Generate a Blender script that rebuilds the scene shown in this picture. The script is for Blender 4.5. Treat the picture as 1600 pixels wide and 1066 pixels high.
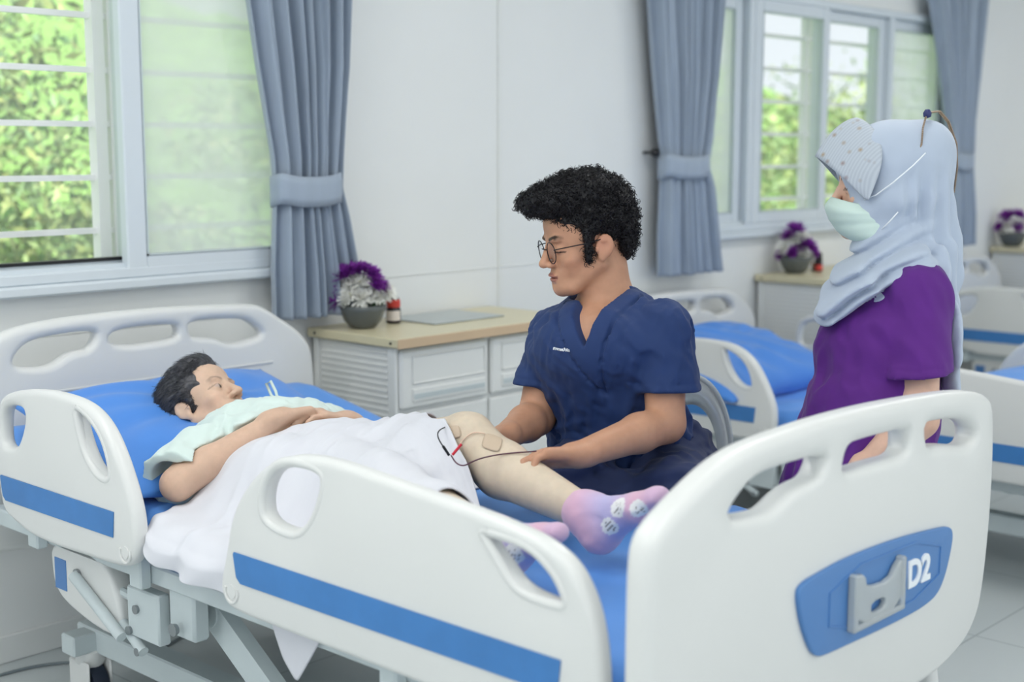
import bpy, math, random
import numpy as np
from mathutils import Vector, Matrix
for o in list(bpy.data.objects): bpy.data.objects.remove(o)
SC = bpy.context.scene
COL = SC.collection
# ---------------------------------------------------------------- camera
FPX, TILT, YAW = 2150.0, math.radians(7.9), math.radians(47.0)
CH, CD = 1.35, 3.380
FW = np.array([math.sin(YAW)*math.cos(TILT), math.cos(YAW)*math.cos(TILT), -math.sin(TILT)])
RT = np.array([math.cos(YAW), -math.sin(YAW), 0.0])
UP = np.cross(RT, FW)
CAMP = np.array([0.0, -CD, CH])
cam = bpy.data.cameras.new('camera'); co = bpy.data.objects.new('camera', cam); COL.objects.link(co)
m = Matrix.Identity(4)
for i, v in enumerate((RT, UP, -FW)):
    for j in range(3): m[j][i] = v[j]
for j in range(3): m[j][3] = CAMP[j]
co.matrix_world = m
cam.sensor_width = 36; cam.lens = FPX/1600*36
cam.clip_start = .05; cam.clip_end = 200
cam.dof.use_dof = True; cam.dof.focus_distance = 2.9; cam.dof.aperture_fstop = 2.5
SC.camera = co
# ---------------------------------------------------------------- world, sun, added ceiling fill, exposure
SC.view_settings.view_transform = 'Standard'; SC.view_settings.look = 'None'
SC.view_settings.exposure = -0.08; SC.view_settings.gamma = 1.0; SC.view_settings.use_curve_mapping = False
W = bpy.data.worlds.new('sky'); SC.world = W; W.use_nodes = True
bg = W.node_tree.nodes['Background']; bg.inputs[0].default_value = (.87, .94, 1.0, 1); bg.inputs[1].default_value = 1.15
def lamp(kind, name, loc, rot, energy, color, **kw):
    l = bpy.data.lights.new(name, kind); l.energy = energy; l.color = color
    for k, v in kw.items(): setattr(l, k, v)
    o = bpy.data.objects.new(name, l); COL.objects.link(o); o.location = loc; o.rotation_euler = rot
    return o
lamp('SUN', 'sun', (0, 0, 8), (math.radians(38), 0, math.radians(-25)), 8.5, (1, .96, .88), angle=.02)
FILL_LAMPS = [(-.6, -1.2), (1.0, -.95), (1.0, -2.6), (3.4, -1.6), (5.8, -1.6), (8.2, -1.6), (1.0, -4.4), (3.4, -4.4), (5.8, -4.4)]  # unseen ceiling lamps added as fill to brighten the ward
for (x, y) in FILL_LAMPS:
    lamp('AREA', 'added_fill_light', (x, y, 2.58), (0, 0, 0), 17.0 if x < 0 else 11.0, (1, .985, .96), shape='RECTANGLE', size=1.2, size_y=.3)  # the leftmost added lamp is stronger, to lift the dim left wall

# ---------------------------------------------------------------- helpers
def rad(d): return math.radians(d)
def px(X, Y, depth):                       # point of the room seen at this place of the photo, at a distance along the view
    d = FW + RT*((X-800)/FPX) - UP*((Y-533)/FPX)
    return CAMP + d*depth
def pon(X, Y, ax, v):                      # same, on the room plane x / y / z = v
    d = FW + RT*((X-800)/FPX) - UP*((Y-533)/FPX)
    i = 'xyz'.index(ax); return CAMP + d*((v-CAMP[i])/d[i])
def tag(o, label=None, cat=None, group=None, kind=None):
    if label: o['label'] = label
    if cat: o['category'] = cat
    if group: o['group'] = group
    if kind: o['kind'] = kind
    return o
def empty(name, loc, label=None, cat=None, group=None):
    o = bpy.data.objects.new(name, None); COL.objects.link(o); o.location = loc; o.empty_display_size = .05
    return tag(o, label, cat, group)
def link(name, me, mat, parent=None, smooth=True, keep=False):
    me.name = name
    o = bpy.data.objects.new(name, me); COL.objects.link(o)
    if mat is not None and not keep:
        me.materials.clear()
        for mm in (mat if isinstance(mat, (list, tuple)) else [mat]): me.materials.append(mm)
    if smooth and len(me.polygons): me.polygons.foreach_set('use_smooth', np.ones(len(me.polygons), bool))
    if parent is not None:
        o.parent = parent
        r = parent                             # vertices are kept relative to the thing's base
        while r.parent is not None: r = r.parent
        me.transform(Matrix.Translation(-Vector(r.location)))
    return o
def mesh_np(V, Q, T=None):
    me = bpy.data.meshes.new('m')
    V = np.asarray(V, dtype=np.float32)
    faces = [tuple(int(i) for i in q) for q in Q]
    me.from_pydata([tuple(float(c) for c in v) for v in V], [], faces) if len(V) < 3000 else fast_mesh(me, V, np.asarray(Q))
    me.update(); return me
def fast_mesh(me, V, Q):
    n = Q.shape[1]
    me.vertices.add(len(V)); me.vertices.foreach_set('co', V.ravel())
    me.loops.add(Q.size); me.loops.foreach_set('vertex_index', Q.ravel().astype(np.int32))
    me.polygons.add(len(Q)); me.polygons.foreach_set('loop_start', (np.arange(len(Q))*n).astype(np.int32))
    me.update(calc_edges=True); me.validate()
class MB:
    """collects shapes into one mesh"""
    def __init__(s): s.v = []; s.f = []
    def add(s, V, F):
        n = len(s.v); s.v += [tuple(float(c) for c in p) for p in V]; s.f += [tuple(i+n for i in f) for f in F]; return s
    def box(s, lo, hi, b=0.0, R=None, c=None):
        (x0, y0, z0), (x1, y1, z1) = lo, hi
        b = min(b, (x1-x0)/2.01, (y1-y0)/2.01, (z1-z0)/2.01)
        if b <= 0:
            V = [(x, y, z) for x in (x0, x1) for y in (y0, y1) for z in (z0, z1)]
            F = [(0, 1, 3, 2), (4, 6, 7, 5), (0, 4, 5, 1), (2, 3, 7, 6), (0, 2, 6, 4), (1, 5, 7, 3)]
        else:                                  # chamfered box
            V = []; idx = {}
            for i, x in enumerate((x0, x1)):
                for j, y in enumerate((y0, y1)):
                    for k, z in enumerate((z0, z1)):
                        sx, sy, sz = (1-2*i)*b, (1-2*j)*b, (1-2*k)*b
                        for a, p in enumerate(((x, y+sy, z+sz), (x+sx, y, z+sz), (x+sx, y+sy, z))):
                            idx[i, j, k, a] = len(V); V.append(p)
            g = lambda i, j, k, a: idx[i, j, k, a]
            F = [(g(i, 0, 0, 0), g(i, 0, 1, 0), g(i, 1, 1, 0), g(i, 1, 0, 0)) for i in (0, 1)]
            F += [(g(0, j, 0, 1), g(1, j, 0, 1), g(1, j, 1, 1), g(0, j, 1, 1)) for j in (0, 1)]
            F += [(g(0, 0, k, 2), g(0, 1, k, 2), g(1, 1, k, 2), g(1, 0, k, 2)) for k in (0, 1)]
            for p in (0, 1):
                for q in (0, 1):
                    F += [(g(0, p, q, 1), g(1, p, q, 1), g(1, p, q, 2), g(0, p, q, 2)),
                          (g(p, 0, q, 0), g(p, 1, q, 0), g(p, 1, q, 2), g(p, 0, q, 2)),
                          (g(p, q, 0, 0), g(p, q, 1, 0), g(p, q, 1, 1), g(p, q, 0, 1))]
                    for r in (0, 1): F.append((g(p, q, r, 0), g(p, q, r, 1), g(p, q, r, 2)))
        if R is not None: V = [tuple(R @ Vector(v) + Vector(c or (0, 0, 0))) for v in V]
        return s.add(V, F)
    def tube(s, P, r, n=10, cap=True, closed=False):
        P = [Vector(p) for p in P]; m_ = len(P)
        rr = r if isinstance(r, (list, tuple, np.ndarray)) else [r]*m_
        V = []; F = []; prev = None
        for i, p in enumerate(P):
            if closed: t = P[(i+1) % m_]-P[i-1]
            else: t = P[min(i+1, m_-1)]-P[max(i-1, 0)]
            t.normalize()
            if prev is None: a = t.orthogonal().normalized()
            else: a = (prev-t*prev.dot(t)).normalized()
            prev = a; b_ = t.cross(a)
            for k in range(n):
                an = 2*math.pi*k/n; V.append(p+(a*math.cos(an)+b_*math.sin(an))*rr[i])
        for i in range(m_ if closed else m_-1):
            j = (i+1) % m_
            for k in range(n):
                k2 = (k+1) % n; F.append((i*n+k, i*n+k2, j*n+k2, j*n+k))
        if cap and not closed: F += [tuple(range(n))[::-1], tuple((m_-1)*n+k for k in range(n))]
        return s.add(V, F)
    def lathe(s, prof, c=(0, 0, 0), n=28, axis='z', sx=1, sy=1):
        V = []; F = []
        for (r, z) in prof:
            for k in range(n):
                a = 2*math.pi*k/n; p = (r*math.cos(a)*sx, r*math.sin(a)*sy, z)
                if axis == 'x': p = (z, p[0], p[1])
                if axis == 'y': p = (p[0], z, p[1])
                V.append((p[0]+c[0], p[1]+c[1], p[2]+c[2]))
        for i in range(len(prof)-1):
            for k in range(n):
                k2 = (k+1) % n; F.append((i*n+k, i*n+k2, (i+1)*n+k2, (i+1)*n+k))
        F += [tuple(range(n))[::-1], tuple((len(prof)-1)*n+k for k in range(n))]
        return s.add(V, F)
    def build(s, name, mat, parent=None, smooth=False, bevel=0, autos=False):
        me = bpy.data.meshes.new(name); me.from_pydata(s.v, [], s.f); me.update()
        import bmesh
        bm = bmesh.new(); bm.from_mesh(me); bmesh.ops.recalc_face_normals(bm, faces=bm.faces); bm.to_mesh(me); bm.free()
        o = link(name, me, mat, parent, smooth)
        if smooth == 'auto' or autos:
            try: me.set_sharp_from_angle(angle=rad(38))
            except Exception: pass
        return o
def chaikin(P, n=2, closed=True):
    P = [np.array(p, float) for p in P]
    for _ in range(n):
        Q = []; L = len(P)
        for i in range(L if closed else L-1):
            a, b = P[i], P[(i+1) % L]; Q += [a*.75+b*.25, a*.25+b*.75]
        if not closed: Q = [P[0]]+Q+[P[-1]]
        P = Q
    return P
def inside(P, q):
    x, y = q; c = False; n = len(P)
    for i in range(n):
        (x0, y0), (x1, y1) = P[i], P[i-1]
        if (y0 > y) != (y1 > y) and x < (x1-x0)*(y-y0)/(y1-y0)+x0: c = not c
    return c
def slab(outline, holes, thick, bev, f, name, mat, parent=None, sm=2, res=4):
    """2-D outline with holes, extruded to a rounded slab; f maps (u, v, w) to the room, w across the thickness"""
    from mathutils.geometry import delaunay_2d_cdt
    loops = []
    for k, P in enumerate([outline]+list(holes)):
        P = np.array(chaikin(P, sm)); a = P; b = np.roll(P, -1, 0)
        area = np.sum(a[:, 0]*b[:, 1]-b[:, 0]*a[:, 1])
        if (area > 0) != (k == 0): P = P[::-1]            # outer ccw, holes cw: left side is material
        t = np.roll(P, -1, 0)-np.roll(P, 1, 0); t /= np.linalg.norm(t, axis=1)[:, None]+1e-9
        loops.append((P, np.stack([-t[:, 1], t[:, 0]], 1)))
    prof = [(bev*(1-math.cos(q)), -thick/2+bev*(1-math.sin(q))) for q in np.linspace(math.pi/2, 0, res+1)]
    prof = [(bev*(1-math.sin(q)), -thick/2+bev*(1-math.cos(q))) for q in np.linspace(0, math.pi/2, res+1)]
    prof += [(a, -b) for a, b in prof[::-1]]
    V = []; F = []; caps = [[], []]
    for P, N in loops:
        base = len(V); n = len(P)
        for (o_, w) in prof:
            for p, q in zip(P, N): V.append((p[0]+q[0]*o_, p[1]+q[1]*o_, w))
        for r in range(len(prof)-1):
            for i in range(n):
                j = (i+1) % n; F.append((base+r*n+i, base+r*n+j, base+(r+1)*n+j, base+(r+1)*n+i))
        caps[0].append((base, n)); caps[1].append((base+(len(prof)-1)*n, n))
    for c in caps:
        pts = []; ids = []; ed = []; polys = []
        for b0, n in c:
            o_ = len(pts); polys.append([(V[b0+i][0], V[b0+i][1]) for i in range(n)])
            pts += [Vector(q) for q in polys[-1]]; ids += [b0+i for i in range(n)]; ed += [(o_+i, o_+(i+1) % n) for i in range(n)]
        vo, eo, fo, ov, oe, of = delaunay_2d_cdt(pts, ed, [], 1, 1e-7)
        mp = []
        w = V[c[0][0]][2]
        for i, v in enumerate(vo):
            if ov[i]: mp.append(ids[ov[i][0]])
            else: mp.append(len(V)); V.append((v.x, v.y, w))
        for tri in fo:
            q = (sum(vo[i].x for i in tri)/3, sum(vo[i].y for i in tri)/3)
            if inside(polys[0], q) and not any(inside(h, q) for h in polys[1:]): F.append(tuple(mp[i] for i in tri))
    me = bpy.data.meshes.new(name); me.from_pydata([f(*v) for v in V], [], F)
    import bmesh
    bm = bmesh.new(); bm.from_mesh(me); bmesh.ops.recalc_face_normals(bm, faces=bm.faces); bm.to_mesh(me); bm.free()
    o = link(name, me, mat, parent, True)
    me.set_sharp_from_angle(angle=rad(50))
    return o
def text(body, size, f, name, mat, parent=None, ext=.001, bold=0.0):
    cu = bpy.data.curves.new(name, 'FONT'); cu.body = body; cu.size = size; cu.extrude = ext; cu.align_x = 'CENTER'; cu.align_y = 'CENTER'; cu.offset = bold
    t = bpy.data.objects.new('tmp', cu); COL.objects.link(t)
    dg = bpy.context.evaluated_depsgraph_get(); me = bpy.data.meshes.new_from_object(t.evaluated_get(dg))
    bpy.data.objects.remove(t)
    for v in me.vertices: v.co = f(v.co.x, v.co.y, v.co.z)
    return link(name, me, mat, parent, False)
def copy_tree(o, parent=None, delta=None, skip=()):
    c = o.copy(); COL.objects.link(c)
    if parent is not None: c.parent = parent
    elif delta is not None: c.location = Vector(o.location)+Vector(delta)
    for ch in [x for x in bpy.data.objects if x.parent == o]:
        if ch.name.split('.')[0] in skip: continue
        copy_tree(ch, c, skip=skip)
    return c
# ---------------------------------------------------------------- materials
def mat(name, col, rough=.5, metal=0.0, spec=.5, bump=0, bscale=200, var=0, vscale=8, sheen=0, sub=0, attr=None, trans=0, coat=0, bdist=.002, weave=0, stretch=None):
    m_ = bpy.data.materials.new(name); m_.use_nodes = True; nt = m_.node_tree; b = nt.nodes['Principled BSDF']
    b.inputs['Roughness'].default_value = rough; b.inputs['Metallic'].default_value = metal
    b.inputs['Specular IOR Level'].default_value = spec
    b.inputs['Base Color'].default_value = (*col, 1)
    if sheen: b.inputs['Sheen Weight'].default_value = sheen
    if coat: b.inputs['Coat Weight'].default_value = coat
    if sub:
        b.inputs['Subsurface Weight'].default_value = sub; b.inputs['Subsurface Radius'].default_value = (.012, .005, .003); b.inputs['Subsurface Scale'].default_value = 1.0
    if trans: b.inputs['Transmission Weight'].default_value = trans
    tc = nt.nodes.new('ShaderNodeTexCoord'); src = tc.outputs['Object']
    if stretch:
        mp = nt.nodes.new('ShaderNodeMapping'); mp.inputs['Scale'].default_value = stretch; nt.links.new(src, mp.inputs[0]); src = mp.outputs[0]
    base = None
    if attr:
        a = nt.nodes.new('ShaderNodeAttribute'); a.attribute_name = attr; base = a.outputs['Color']
    if var:
        n = nt.nodes.new('ShaderNodeTexNoise'); n.inputs['Scale'].default_value = vscale; n.inputs['Detail'].default_value = 4
        nt.links.new(src, n.inputs['Vector'])
        mr = nt.nodes.new('ShaderNodeMapRange'); mr.inputs[1].default_value = .3; mr.inputs[2].default_value = .7
        mr.inputs[3].default_value = 1-var; mr.inputs[4].default_value = 1+var; nt.links.new(n.outputs[0], mr.inputs[0])
        mx = nt.nodes.new('ShaderNodeMix'); mx.data_type = 'RGBA'; mx.blend_type = 'MULTIPLY'; mx.inputs[0].default_value = 1
        if base is not None: nt.links.new(base, mx.inputs[6])
        else: mx.inputs[6].default_value = (*col, 1)
        nt.links.new(mr.outputs[0], mx.inputs[7]); base = mx.outputs[2]
    if base is not None: nt.links.new(base, b.inputs['Base Color'])
    if bump:
        n = nt.nodes.new('ShaderNodeTexNoise'); n.inputs['Scale'].default_value = bscale; n.inputs['Detail'].default_value = 3
        nt.links.new(src, n.inputs['Vector'])
        bp = nt.nodes.new('ShaderNodeBump'); bp.inputs['Strength'].default_value = bump; bp.inputs['Distance'].default_value = bdist
        nt.links.new(n.outputs[0], bp.inputs['Height']); nt.links.new(bp.outputs[0], b.inputs['Normal'])
    return m_
def lin(r, g, b):
    f = lambda c: (c/255/12.92) if c/255 <= .04045 else ((c/255+.055)/1.055)**2.4
    return (f(r), f(g), f(b))
M = {}
M['wall'] = mat('wall_paint', lin(231, 233, 232), .6, bump=.05, bscale=60, var=.02, vscale=1.5)
M['ceil'] = mat('ceiling_paint', lin(235, 236, 235), .8, var=.01)
M['floor'] = mat('floor_tile', lin(190, 197, 198), .35, var=.05, vscale=3)
M['wframe'] = mat('window_frame_white', lin(212, 220, 226), .35, var=.01)
M['grille'] = mat('grille_white', lin(240, 240, 240), .5, var=.01)
M['plastic'] = mat('bed_plastic', lin(218, 219, 217), .32, bump=.04, bscale=500, var=.008, vscale=3)
M['stripe'] = mat('blue_plastic', lin(60, 122, 186), .45, var=.06, vscale=14)
M['plate'] = mat('blue_plate', lin(78, 126, 184), .4, var=.02)
M['steel'] = mat('painted_steel', lin(196, 206, 208), .4, var=.02)
M['chrome'] = mat('chrome_bolt', lin(150, 155, 158), .3, metal=.8, var=.02)
M['rubber'] = mat('dark_rubber', lin(32, 42, 60), .6, var=.05)
M['mattress'] = mat('blue_mattress_sheet', lin(88, 148, 224), .65, sheen=.15, bump=.1, bscale=900, var=.03, vscale=6)
M['pillow'] = mat('blue_pillow_cloth', lin(70, 134, 216), .7, sheen=.2, bump=.1, bscale=900, var=.04, vscale=6)
M['bsheet'] = mat('white_cotton', lin(213, 214, 221), .8, sheen=.1, bump=.15, bscale=900, var=.015, vscale=6)
M['curtain'] = mat('grey_blue_curtain', lin(158, 171, 187), .8, sheen=.3, bump=.3, bscale=500, var=.05, vscale=30, stretch=(1, 1, .15))
M['beige'] = mat('beige_laminate', lin(214, 205, 172), .35, var=.02)
M['edgeband'] = mat('tan_edge_band', lin(206, 180, 148), .45, var=.03)
M['cab'] = mat('cabinet_white', lin(228, 230, 228), .4, var=.01)
M['black'] = mat('black_plastic', lin(22, 22, 26), .4, var=.02)
M['white'] = mat('white_print', lin(235, 240, 245), .5, var=.01)
M['clear'] = mat('clear_plastic_holder', lin(225, 232, 235), .12, trans=.55, var=.01)
# ================================================================ ROOM
def struct(mb, name, mt, parent=None, **k):
    o = mb.build(name, mt, parent, **k)
    if parent is None: o['kind'] = 'structure'
    return o
HT = 2.62
struct(MB().box((-2.5, -7.2, -.1), (11, .12, 0)), 'floor', M['floor'])
def tile_mat():
    nt = M['floor'].node_tree; b = nt.nodes['Principled BSDF']
    tc = nt.nodes.new('ShaderNodeTexCoord'); br = nt.nodes.new('ShaderNodeTexBrick')
    br.offset = 0; br.inputs['Scale'].default_value = 1; br.inputs['Brick Width'].default_value = .6; br.inputs['Row Height'].default_value = .6
    br.inputs['Mortar Size'].default_value = .003; br.inputs['Color1'].default_value = (*lin(192, 199, 200), 1); br.inputs['Color2'].default_value = (*lin(196, 202, 203), 1)
    br.inputs['Mortar'].default_value = (*lin(160, 168, 170), 1)
    nt.links.new(tc.outputs['Object'], br.inputs['Vector']); nt.links.new(br.outputs[0], b.inputs['Base Color'])
tile_mat()
struct(MB().box((-2.5, -7.2, HT), (11, .12, HT+.1)), 'ceiling', M['ceil'])
W1 = (0.30, 2.66, 1.0, 2.03)     # window openings x0, x1, z0, z1
W2 = (4.62, 7.02, 1.0, 2.03)
wb = MB()
xs = [-2.5, W1[0], W1[1], W2[0], W2[1], 11]
wb.box((-2.5, 0, 0), (11, .12, 1.0)); wb.box((-2.5, 0, 2.03), (11, .12, HT))
for a, b in ((-2.5, W1[0]), (W1[1], W2[0]), (W2[1], 11)): wb.box((a, 0, 1.0), (b, .12, 2.03))
struct(wb, 'wall_back', M['wall'])
struct(MB().box((11, -7.2, 0), (11.12, .12, HT)), 'wall_right', M['wall'])
struct(MB().box((3.548, -.008, .0), (3.562, 0, HT)), 'trim_1', M['cab'])
g = MB()
for z in (.86, .965): g.box((-2.5, -.003, z), (2.45, 0, z+.004))
g.box((2.7, -.003, .935), (4.4, 0, .939))
struct(g, 'trim_2', M['cab'])
struct(MB().box((-2.5, -.012, 0), (11, 0, .075), .003), 'baseboard_back', M['cab'])

def glass(name, haze, tint=(1, 1, 1)):
    m_ = bpy.data.materials.new(name); m_.use_nodes = True; nt = m_.node_tree
    for n in list(nt.nodes): nt.nodes.remove(n)
    out = nt.nodes.new('ShaderNodeOutputMaterial'); tr = nt.nodes.new('ShaderNodeBsdfTransparent'); tr.inputs[0].default_value = (*tint, 1)
    di = nt.nodes.new('ShaderNodeBsdfTranslucent'); di.inputs[0].default_value = (.95, .97, .97, 1)
    gl = nt.nodes.new('ShaderNodeBsdfGlossy'); gl.inputs['Roughness'].default_value = .05
    m1 = nt.nodes.new('ShaderNodeMixShader'); m2 = nt.nodes.new('ShaderNodeMixShader')
    m1.inputs[0].default_value = haze
    if haze > .1:
        tc = nt.nodes.new('ShaderNodeTexCoord'); no = nt.nodes.new('ShaderNodeTexNoise'); no.inputs['Scale'].default_value = 7
        mr = nt.nodes.new('ShaderNodeMapRange'); mr.inputs[3].default_value = haze-.08; mr.inputs[4].default_value = haze+.08
        nt.links.new(tc.outputs['Object'], no.inputs['Vector']); nt.links.new(no.outputs[0], mr.inputs[0]); nt.links.new(mr.outputs[0], m1.inputs[0])
    m2.inputs[0].default_value = .04
    df = nt.nodes.new('ShaderNodeBsdfDiffuse'); df.inputs[0].default_value = (.93, .94, .94, 1); ds = nt.nodes.new('ShaderNodeMixShader'); ds.inputs[0].default_value = .4
    nt.links.new(di.outputs[0], ds.inputs[1]); nt.links.new(df.outputs[0], ds.inputs[2])
    nt.links.new(tr.outputs[0], m1.inputs[1]); nt.links.new(ds.outputs[0], m1.inputs[2])
    nt.links.new(m1.outputs[0], m2.inputs[1]); nt.links.new(gl.outputs[0], m2.inputs[2]); nt.links.new(m2.outputs[0], out.inputs[0])
    return m_
M['glass'] = glass('clear_window_glass', .06)
M['haze'] = glass('dusty_window_glass', .60)

def sash(root, x0, x1, z0, z1, y, hazy, stile=.055, rail=.05, latch=None):
    f = MB()
    f.box((x0, y-.017, z0), (x0+stile, y+.017, z1), .004).box((x1-stile, y-.017, z0), (x1, y+.017, z1), .004)
    f.box((x0+stile, y-.017, z0), (x1-stile, y+.017, z0+rail), .004).box((x0+stile, y-.017, z1-rail), (x1-stile, y+.017, z1), .004)
    s = f.build('sash_frame', M['wframe'], root)
    g_ = MB()
    i = .004
    for (a, b, c, d) in ((x0+stile, x0+stile+i, z0+rail, z1-rail), (x1-stile-i, x1-stile, z0+rail, z1-rail), (x0+stile, x1-stile, z0+rail, z0+rail+i), (x0+stile, x1-stile, z1-rail-i, z1-rail)):
        g_.box((a, y-.019, c), (b, y+.01, d))
    g_.build('gasket', M['steel'], s)
    MB().box((x0+stile-.004, y-.003, z0+rail-.004), (x1-stile+.004, y+.003, z1-rail+.004)).build('pane', M['haze' if hazy else 'glass'], s)
    if 1.0 < x0 < 1.3: MB().box((x0+stile, y-.022, z0+rail-.002), (x1-stile, y+.01, z0+rail+.006)).build('bottom_gasket', M['black'], s)
    if latch:
        MB().box((latch-.008, y-.035, 1.34), (latch+.008, y-.016, 1.42), .004).build('latch', M['chrome'], s)
def window(n, W_, sashes, mull):
    x0, x1, z0, z1 = W_
    f = MB(); t = .035
    for (a, b, c, d) in ((x0, x0+t, z0, z1), (x1-t, x1, z0, z1), (x0+t, x1-t, z0, z0+.03), (x0+t, x1-t, z1-t, z1)):
        f.box((a, -.03, c), (b, .10, d), .004)
    f.box((x0-.03, -.045, z0-.03), (x1+.03, -.0, z0), .006)
    f.box((x0+t, -.012, z0+.03), (x1-t, .0, z0+.042)); f.box((x0+t, .03, z0+.03), (x1-t, .04, z0+.042))
    for mx in mull: f.box((mx-.02, -.03, z0+.03), (mx+.02, .10, z1-t), .004)
    fr = f.build('window_%d' % n, M['wframe']); fr['kind'] = 'structure'
    for s in sashes: sash(fr, *s)
    b = MB()                                     # white security grille outside
    z = 1.125
    k = 0
    while z < z1+.1:
        b.box((x0-.02, .125, z-.008), (x1+.02, .145, z+.008)); z += .1487; k += 1
    return fr, b
fr1, b1 = window(1, W1, [(.34, 1.26, 1.03, 1.995, .02, False), (1.20, 2.10, 1.03, 1.995, .045, False, .03, .02), (2.045, 2.625, 1.005, 1.995, -.012, True, .062, .055, None)], [])
for xx in (.9, 1.5, 2.11): b1.box((xx-.012, .12, 1.0), (xx+.012, .15, 2.1))
b1.box((2.045, .11, 1.0), (2.08, .15, 2.1))
g1 = b1.build('window_grille', M['grille']); tag(g1, 'white metal bars outside the left window with the dusty pane', 'window bars', 'window grilles')
fr2, b2 = window(2, W2, [(4.66, 5.08, 1.03, 1.995, .02, True), (5.13, 5.75, 1.03, 1.995, -.012, False, .06, .05), (5.70, 6.33, 1.03, 1.995, .02, False, .06, .05), (6.37, 6.98, 1.03, 1.995, .02, True, .05, .05)], [5.105, 6.35])
for xx in (5.01, 5.80, 5.86, 6.44, 6.50): b2.box((xx-.012, .12, 1.0), (xx+.012, .15, 2.1))
g2 = b2.build('window_grille', M['grille']); tag(g2, 'white metal bars outside the far right window behind the hijab', 'window bars', 'window grilles')

# ---- outside: grassy bank and leafy shrubs beyond the windows
def bank():
    nx, ny = 90, 30; V = []; F = []
    rnd = np.random.RandomState(3)
    for j in range(ny):
        for i in range(nx):
            x = -6+26*i/(nx-1); y = .6+11*j/(ny-1)
            z = -.35+max(0, y-1.2)*.33+.10*math.sin(x*1.7+y)+rnd.rand()*.12
            V.append((x, y, z))
    F = [(j*nx+i, j*nx+i+1, (j+1)*nx+i+1, (j+1)*nx+i) for j in range(ny-1) for i in range(nx-1)]
    me = bpy.data.meshes.new('b'); me.from_pydata(V, [], F)
    o = link('garden_bank', me, mat('grass', lin(120, 160, 82), .9, var=.35, vscale=5)); o['kind'] = 'structure'
bank()
def foliage(name, x0, x1, y0, y1, z0, z1, n, col, seed, label, size=.05):
    rnd = np.random.RandomState(seed)
    c = np.stack([rnd.uniform(x0, x1, n), rnd.uniform(y0, y1, n), rnd.uniform(0, 1, n)], 1)
    top = z0+(z1-z0)*(.55+.45*np.sin(c[:, 0]*2.1+seed)*np.sin(c[:, 0]*.9+1.3*seed)**2+.15*np.sin(c[:, 0]*6))
    c[:, 2] = z0+(top-z0)*c[:, 2]
    a = rnd.normal(size=(n, 3)); a /= np.linalg.norm(a, axis=1)[:, None]
    b = rnd.normal(size=(n, 3)); b -= a*(a*b).sum(1)[:, None]; b /= np.linalg.norm(b, axis=1)[:, None]
    s = rnd.uniform(.5, 1.3, n)[:, None]*size
    V = np.concatenate([c-a*s, c+b*s*.4, c+a*s, c-b*s*.4], 0); k = np.arange(n)
    Q = np.stack([k, k+n, k+2*n, k+3*n], 1)
    me = mesh_np(V, Q)
    at = me.color_attributes.new('Col', 'FLOAT_COLOR', 'POINT')
    sh = np.tile(rnd.uniform(.45, 1.35, n), 4); yel = np.tile(rnd.uniform(0, 1, n), 4)
    cc = np.stack([sh*(col[0]+.18*yel), sh*(col[1]+.10*yel), sh*col[2], np.ones_like(sh)], 1).astype(np.float32)
    at.data.foreach_set('color', cc.ravel())
    o = link(name, me, M['leaf'], None, False); tag(o, label, 'shrub', None, 'stuff')
M['leaf'] = mat('leaf', (.1, .2, .05), .6, attr='Col', var=.2, vscale=2)
foliage('shrub_foliage', -.5, 4.6, 2.6, 4.6, -.1, 2.45, 36000, (.17, .31, .14), 1, 'leafy green shrubs outside the left window', .042)
foliage('shrub_foliage', 6.0, 16, 3.4, 6.5, .2, 2.7, 34000, (.23, .38, .17), 5, 'bright green shrubs outside the far right window', .07)

# ---- fixtures for the added ceiling fill, unseen above the frame
M['fillglow'] = mat('fill_diffuser', (.9, .9, .9), .5)
M['fillglow'].node_tree.nodes['Principled BSDF'].inputs['Emission Color'].default_value = (1, .98, .95, 1)
M['fillglow'].node_tree.nodes['Principled BSDF'].inputs['Emission Strength'].default_value = 2.0
for i, (x, y) in enumerate(FILL_LAMPS):
    t_ = empty('added_ceiling_light', (x, y, 2.62), 'unseen white ceiling light with a frosted diffuser, added to brighten the ward', 'ceiling light', 'added ceiling lights')
    MB().box((x-.62, y-.17, 2.60), (x+.62, y+.17, 2.62), .003).build('housing', M['cab'], t_)
    MB().box((x-.58, y-.14, 2.592), (x+.58, y+.14, 2.602)).build('diffuser', M['fillglow'], t_)

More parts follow.
